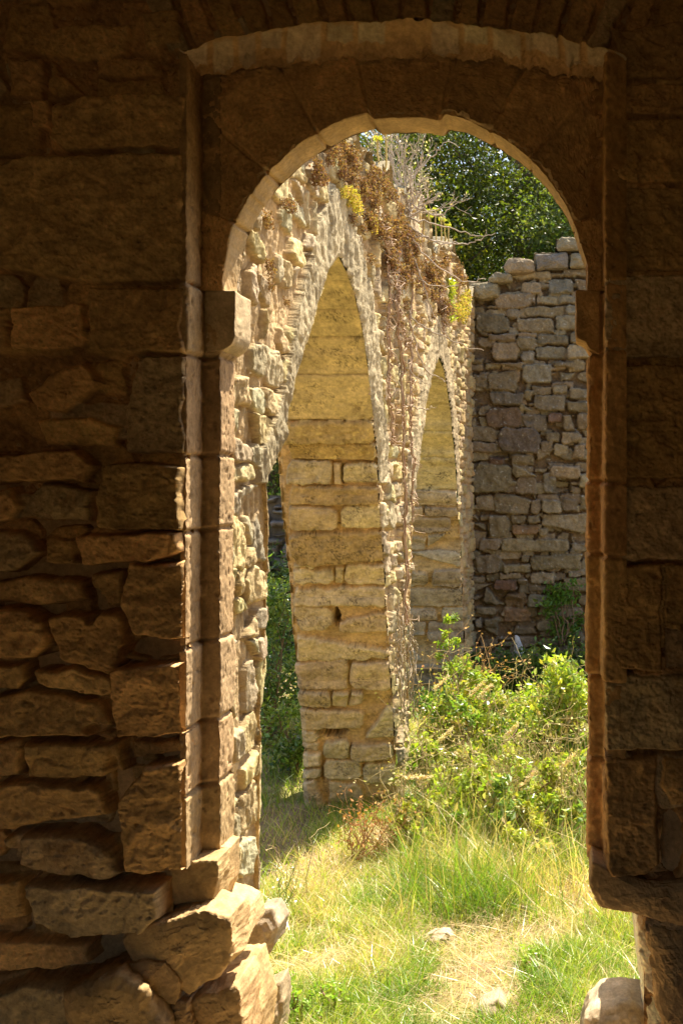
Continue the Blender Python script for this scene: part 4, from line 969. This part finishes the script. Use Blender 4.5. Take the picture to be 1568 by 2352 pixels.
for pl in ([(935, 500), (1000, 515), (1060, 530), (1090, 545), (1135, 540)], [(940, 520), (1000, 560), (1060, 562), (1100, 555), (1118, 530)], [(930, 430), (975, 375), (1000, 350), (1020, 322), (1050, 335)], [(935, 530), (980, 590), (1040, 640), (1080, 650), (1112, 640)], [(950, 540), (1010, 555), (1075, 560)],
           [(915, 560), (930, 610), (960, 640), (1000, 660), (1050, 655)], [(930, 700), (950, 740), (1000, 765), (1060, 795), (1112, 806)], [(905, 500), (960, 620), (985, 700), (1010, 760), (1050, 790)], [(940, 740), (970, 850), (1010, 870), (1030, 880)], [(945, 470), (1010, 500), (1040, 470), (1050, 450)], [(905, 810), (945, 860), (985, 885)], [(920, 930), (975, 940), (1000, 935)]):
    q = np.array([P_(x, y, (x - 930) * .001) for x, y in pl]); t = np.linspace(0, len(q) - 1, 22); pts = np.stack([np.interp(t, range(len(q)), q[:, i]) for i in range(3)], 1); kern = np.ones(5) / 5
    for i in range(3): pts[2:-2, i] = np.convolve(pts[:, i], kern, 'valid')
    pts += rng.normal(size=pts.shape) * .005; paths.append((pts, np.linspace(.006, .0018, 22), PALE))
v, f, c = tubes(paths, 5); mesh('branches', v, f, M_twig, c, sh)
pts = np.concatenate([p[0][-2:] for p in paths[:400]]); pts = pts[rng.integers(0, len(pts), 260)] + rng.normal(size=(260, 3)) * .012
v, f, c = leaf_arrays(pts, .022, (.60, .55, .40), aspect=.5); mesh('dead_leaves', v, f, M_dry, c, sh, smooth=False)

# ---- yellow umbel stalks
for k, (x, y0, y1, lab) in enumerate([(869, 395, 322, 'left of the two yellow topped stalks before the dead shrub'), (882, 405, 302, 'tallest yellow topped stalk, at the left side of the dead shrub'), (974, 556, 478, 'first yellow topped stalk from the left on the low wall end'), (983, 556, 487, 'second yellow topped stalk from the left on the low wall end'),
        (989, 556, 500, 'third yellow topped stalk from the left on the low wall end'), (999, 556, 484, 'fourth yellow topped stalk from the left on the low wall end'), (1012, 556, 505, 'fifth yellow topped stalk from the left on the low wall end'), (1021, 556, 508, 'sixth yellow topped stalk from the left on the low wall end'), (1030, 558, 520, 'short yellow topped stalk at the right tip of the low wall end')]):
    Y = KW / (VX - min(x, 1000)) ; X = xof(x, Y)
    o = empty('flower_stalk', (X, Y, zof(y0, Y)), lab, 'flower', 'yellow flower stalks on the wall top')
    a, b = np.array((X, Y, zof(y0, Y))), np.array((X + rng.uniform(-.01, .01), Y, zof(y1, Y)))
    pt = bend(a, b, 8, .03); v, f, c = tubes([(pt, .0055, (.50, .38, .14))] , 5); mesh('stem', v, f, M_twig, c, o)
    n = 90; u = np.clip(rng.normal(size=(n, 3)), -1.6, 1.6) * np.array((.013, .013, .006)); u[:, 2] += .01
    v, f, c = leaf_arrays(pt[-1] + u, .012, (.50, .50, .08), aspect=.8); mesh('flower_head', v, f, M_dry, c, o, smooth=False)
# yellow green fern
Y = KW / (VX - 1028); o = empty('fern', (-WX + .03, Y, zof(735, Y)), 'bright yellow green fern hanging near the right end of the arcade wall', 'fern')
P = np.array([(xof(rng.normal(1026, 6), Y) + rng.uniform(0, .04), Y + rng.normal(0, .03), zof(rng.uniform(640, 738), Y)) for _ in range(800)]); wz = (zof(640, Y) - P[:, 2])
v, f, c = leaf_arrays(P, .04, (.42, .46, .06), aspect=.25); mesh('fronds', v, f, M_leaf, c, o, smooth=False)

# ---- vine stems on the shaft
def on_wall(L, off=.02, k=60, wob=.012):
    q = np.array([(-WX + off, *aw(x, y)) for x, y in L]); t = np.linspace(0, len(q) - 1, k); p = np.stack([np.interp(t, range(len(q)), q[:, i]) for i in range(3)], 1)
    p[:, 1] += wob * 3 * fbm(p[:, 2] * 6, p[:, 2] * 0 + L[0][0], 5, 3); p[:, 0] += wob * fbm(p[:, 2] * 7, p[:, 2] * 0 + L[0][0], 6, 2); return p
VN = [([(905, 560), (900, 700), (912, 850), (914, 1000), (918, 1150), (922, 1300), (922, 1440)], .013, 'thick brown dead vine stem running down the shaft between the arches'),
      ([(880, 600), (884, 760), (880, 900), (890, 1020)], .010, 'brown vine stem at the left edge of the shaft between the arches'),
      ([(935, 640), (936, 800), (930, 950), (935, 1080), (938, 1200)], .009, 'brown vine stem along the right edge of the shaft between the arches'),
      ([(855, 500), (885, 600), (905, 700), (925, 800)], .008, 'thin brown vine stem slanting across the wall above the shaft'),
      ([(1000, 640), (1005, 700), (1010, 770)], .010, 'short brown vine stem above the second arch')]
for L, r, lab in VN:
    p = on_wall(L); p = p + rng.normal(size=p.shape) * .003; parts = [(p, r * rng.uniform(.45, .6), (.34, .25, .17)), (p + np.array((.004, .02, 0)) + rng.normal(size=p.shape) * .004, r * .55, (.34, .22, .14))]
    for _ in range(46):
        s = p[rng.integers(0, len(p))]; parts.append((bend(s, s + np.array((rng.uniform(.0, .06), rng.normal() * .07, rng.uniform(-.08, .05))), 5, .3), np.linspace(.0035, .0012, 5), (.48, .36, .26)))
    v, f, c = tubes(parts, 6); o = mesh('vine_stem', v, f, M_twig, c); tag(o, lab, 'vine', 'dead vine stems on the arcade wall')
parts = []
for k in range(16):
    x0 = 900 + rng.uniform(0, 38); L = [(x0 - 2, 1360 + rng.uniform(-10, 120)), (x0 + rng.uniform(-5, 5), 1500), (x0 + rng.uniform(-8, 8), 1600 + rng.uniform(-60, 60))]
    parts.append((on_wall(L, rng.uniform(.01, .05), 40, rng.uniform(.01, .03)) + rng.normal(size=(40, 3)) * .004, rng.uniform(.003, .006), (.40, .33, .23)))
v, f, c = tubes(parts, 6); o = mesh('root_mat', v, f, M_twig, c); tag(o, 'shaggy mat of grey dead roots on the corner of the first pier', 'roots')

# ---- dry weeds, seed grasses, wildflower
def weed(x, y, Y, h, w_, n, col, label, cat, grp=None, leaf=None, nm='dry_weed'):
    X = xof(x, Y); z = float(gz(X, Y)); o = empty(nm, (X, Y, z), label, cat, grp); ps = []; tips = []
    for _ in range(n):
        e = np.array((X + rng.normal() * w_, Y + rng.normal() * w_ * .7, z + h * rng.uniform(.5, 1.05))); p = bend((X + rng.normal() * w_ * .3, Y + rng.normal() * w_ * .3, z), e, 8, .12, 0); ps.append((p, np.linspace(.003, .0012, 8), col)); tips += [p[-1], p[-2], p[-3]]
        for _ in range(3):
            s = p[rng.integers(3, 8)]; q = bend(s, s + rng.normal(size=3) * h * .16, 5, .1); ps.append((q, .0012, col)); tips += [q[-1], q[-2]]
    v, f, c = tubes(ps, 4); mesh('stem', v, f, M_twig, c, o)
    if leaf:
        t = np.array(tips); t = t[rng.integers(0, len(t), leaf[0])] + rng.normal(size=(leaf[0], 3)) * .012
        v, f, c = leaf_arrays(t, leaf[1], leaf[2], aspect=.55); mesh('leaves', v, f, M_dry, c, o, smooth=False)
    return o
weed(830, 1900, 4.75, .30, .09, 20, (.42, .24, .11), 'dead brown weed in front of the foot of the first pier', 'weed', leaf=(170, .022, (.42, .22, .09)))
weed(880, 1900, 4.8, .24, .10, 18, (.46, .30, .14), 'smaller dead brown weed right of the one before the pier', 'weed', leaf=(100, .02, (.45, .27, .11)))
weed(1075, 1600, 7.6, .75, .16, 20, (.48, .30, .12), 'orange brown dried umbel weed above the brambles', 'weed', leaf=(260, .028, (.50, .30, .11)))
weed(1000, 1600, 7.2, .65, .12, 12, (.50, .34, .12), 'thin orange dried weed at the pier edge above the brambles', 'weed', leaf=(90, .025, (.55, .36, .1)))
weed(650, 2090, 3.95, .22, .03, 5, (.20, .30, .07), 'slender wildflower with small white blooms left of the grass', 'wildflower', leaf=(14, .018, (.8, .8, .72)), nm='wildflower')
weed(670, 2060, 4.1, .42, .10, 4, (.50, .40, .22), 'long thin dry stalks leaning over the grass left of the path', 'weed')
for k, (x, y, Y, lab) in enumerate([(1105, 1570, 5.7, 'leftmost of the two drooping pale seed heads above the brambles'), (1125, 1575, 5.6, 'right hand one of the two drooping pale seed heads above the brambles'), (1000, 1580, 5.6, 'pale seed head standing near the pier above the brambles'), (1160, 1690, 5.2, 'pale seed head in the middle of the brambles'), (1200, 1800, 4.9, 'pale seed head low in the tall grass right of centre'), (1010, 1700, 5.1, 'pale seed head in the brambles right of the root mat'), (1290, 1760, 4.9, 'pale seed head close to the right door jamb'), (930, 1785, 4.8, 'nearly flat pale seed head before the first pier')]):
    tx, tz = xof(x, Y), zof(y, Y); b0 = np.array((tx + rng.uniform(-.12, .12), Y, float(gz(tx, Y)))); e = np.array((tx, Y, tz)); d = np.array((rng.choice([-1, 1]) * .05, 0, -.05)) if k < 2 else np.array((.05, 0, .05)) if k < 7 else np.array((.10, 0, .002))
    o = empty('seed_grass', tuple(b0), lab, 'grass stalk', 'tall seed grasses')
    p = bend(b0, e, 10, .04); v, f, c = tubes([(p, .0018, (.5, .46, .2))], 4); mesh('stalk', v, f, M_twig, c, o)
    t = rng.uniform(0, 1, 150)[:, None]; q = e - d * .2 + d * 1.5 * t + rng.normal(size=(150, 3)) * .0055
    v, f, c = leaf_arrays(q, .018, (.72, .62, .42), aspect=.3); mesh('seed_head', v, f, M_dry, c, o, smooth=False)

for k, (x, Y, h) in enumerate([(930, 5.0, .5), (1010, 5.3, .62), (1085, 5.2, .6), (1150, 5.0, .55), (1215, 5.3, .6), (1280, 5.1, .62), (1325, 4.8, .6), (1060, 6.2, .8), (1180, 6.3, .75), (1300, 6.0, .8)]):
    weed(x, 0, Y, h, .13, 16, (.48, .40, .20), ('tall wispy dry stems sticking out of the brambles, ' + ['left edge near the pier', 'left of centre at the front', 'below the drooping seed heads', 'centre at the front', 'right of centre at the front', 'front near the right jamb', 'closest to the right jamb', 'left at the back', 'centre at the back', 'right at the back'][k]), 'weed', 'dry stems among the brambles', leaf=(150, .020, [(.50, .42, .2), (.34, .40, .08)][k % 2]), nm='dry_stalks')
# ---- loose stones
def rock(poly, Y, t, col, label, seed, mat=M_rock, amp=.012, r=.35, nm='loose_rock'):
    o = prism(nm, poly, Y, t, col, mat, None, r, amp, 12, seed, .03); tag(o, label, 'rock'); return o
rock([(1330, 2420), (1346, 2345), (1382, 2318), (1446, 2308), (1490, 2326), (1500, 2420)], 2.86, .2, (.52, .42, .28), 'pale sunlit rock at the foot of the right door jamb', 701)
rock([(1085, 2352), (1100, 2318), (1140, 2300), (1165, 2330), (1160, 2352)], 3.18, .10, (.34, .27, .18), 'half buried grey rock at the bottom edge in the grass', 702)
rock([(972, 2156), (990, 2144), (1026, 2142), (1038, 2152), (1010, 2162)], 3.80, .05, (.42, .33, .23), 'flat pinkish stone in the bare patch of the yard', 703)
rock([(585, 2345), (600, 2280), (640, 2262), (650, 2330), (640, 2400), (590, 2400)], 3.02, .12, (.40, .30, .18), 'rough tan stone fallen at the base of the left wall', 704)
rock([(1174, 1600), (1178, 1500), (1180, 1458), (1190, 1464), (1204, 1500), (1206, 1600)], 10.0, .08, (.55, .55, .53), 'small white stone lying against the foot of the shaded rear wall', 705)
rock([(566, 2170), (586, 2100), (622, 2095), (642, 2130), (632, 2178), (600, 2210)], 3.0, .12, (.38, .30, .20), 'rounded grey stone wedged under the near end of the arcade wall', 706)
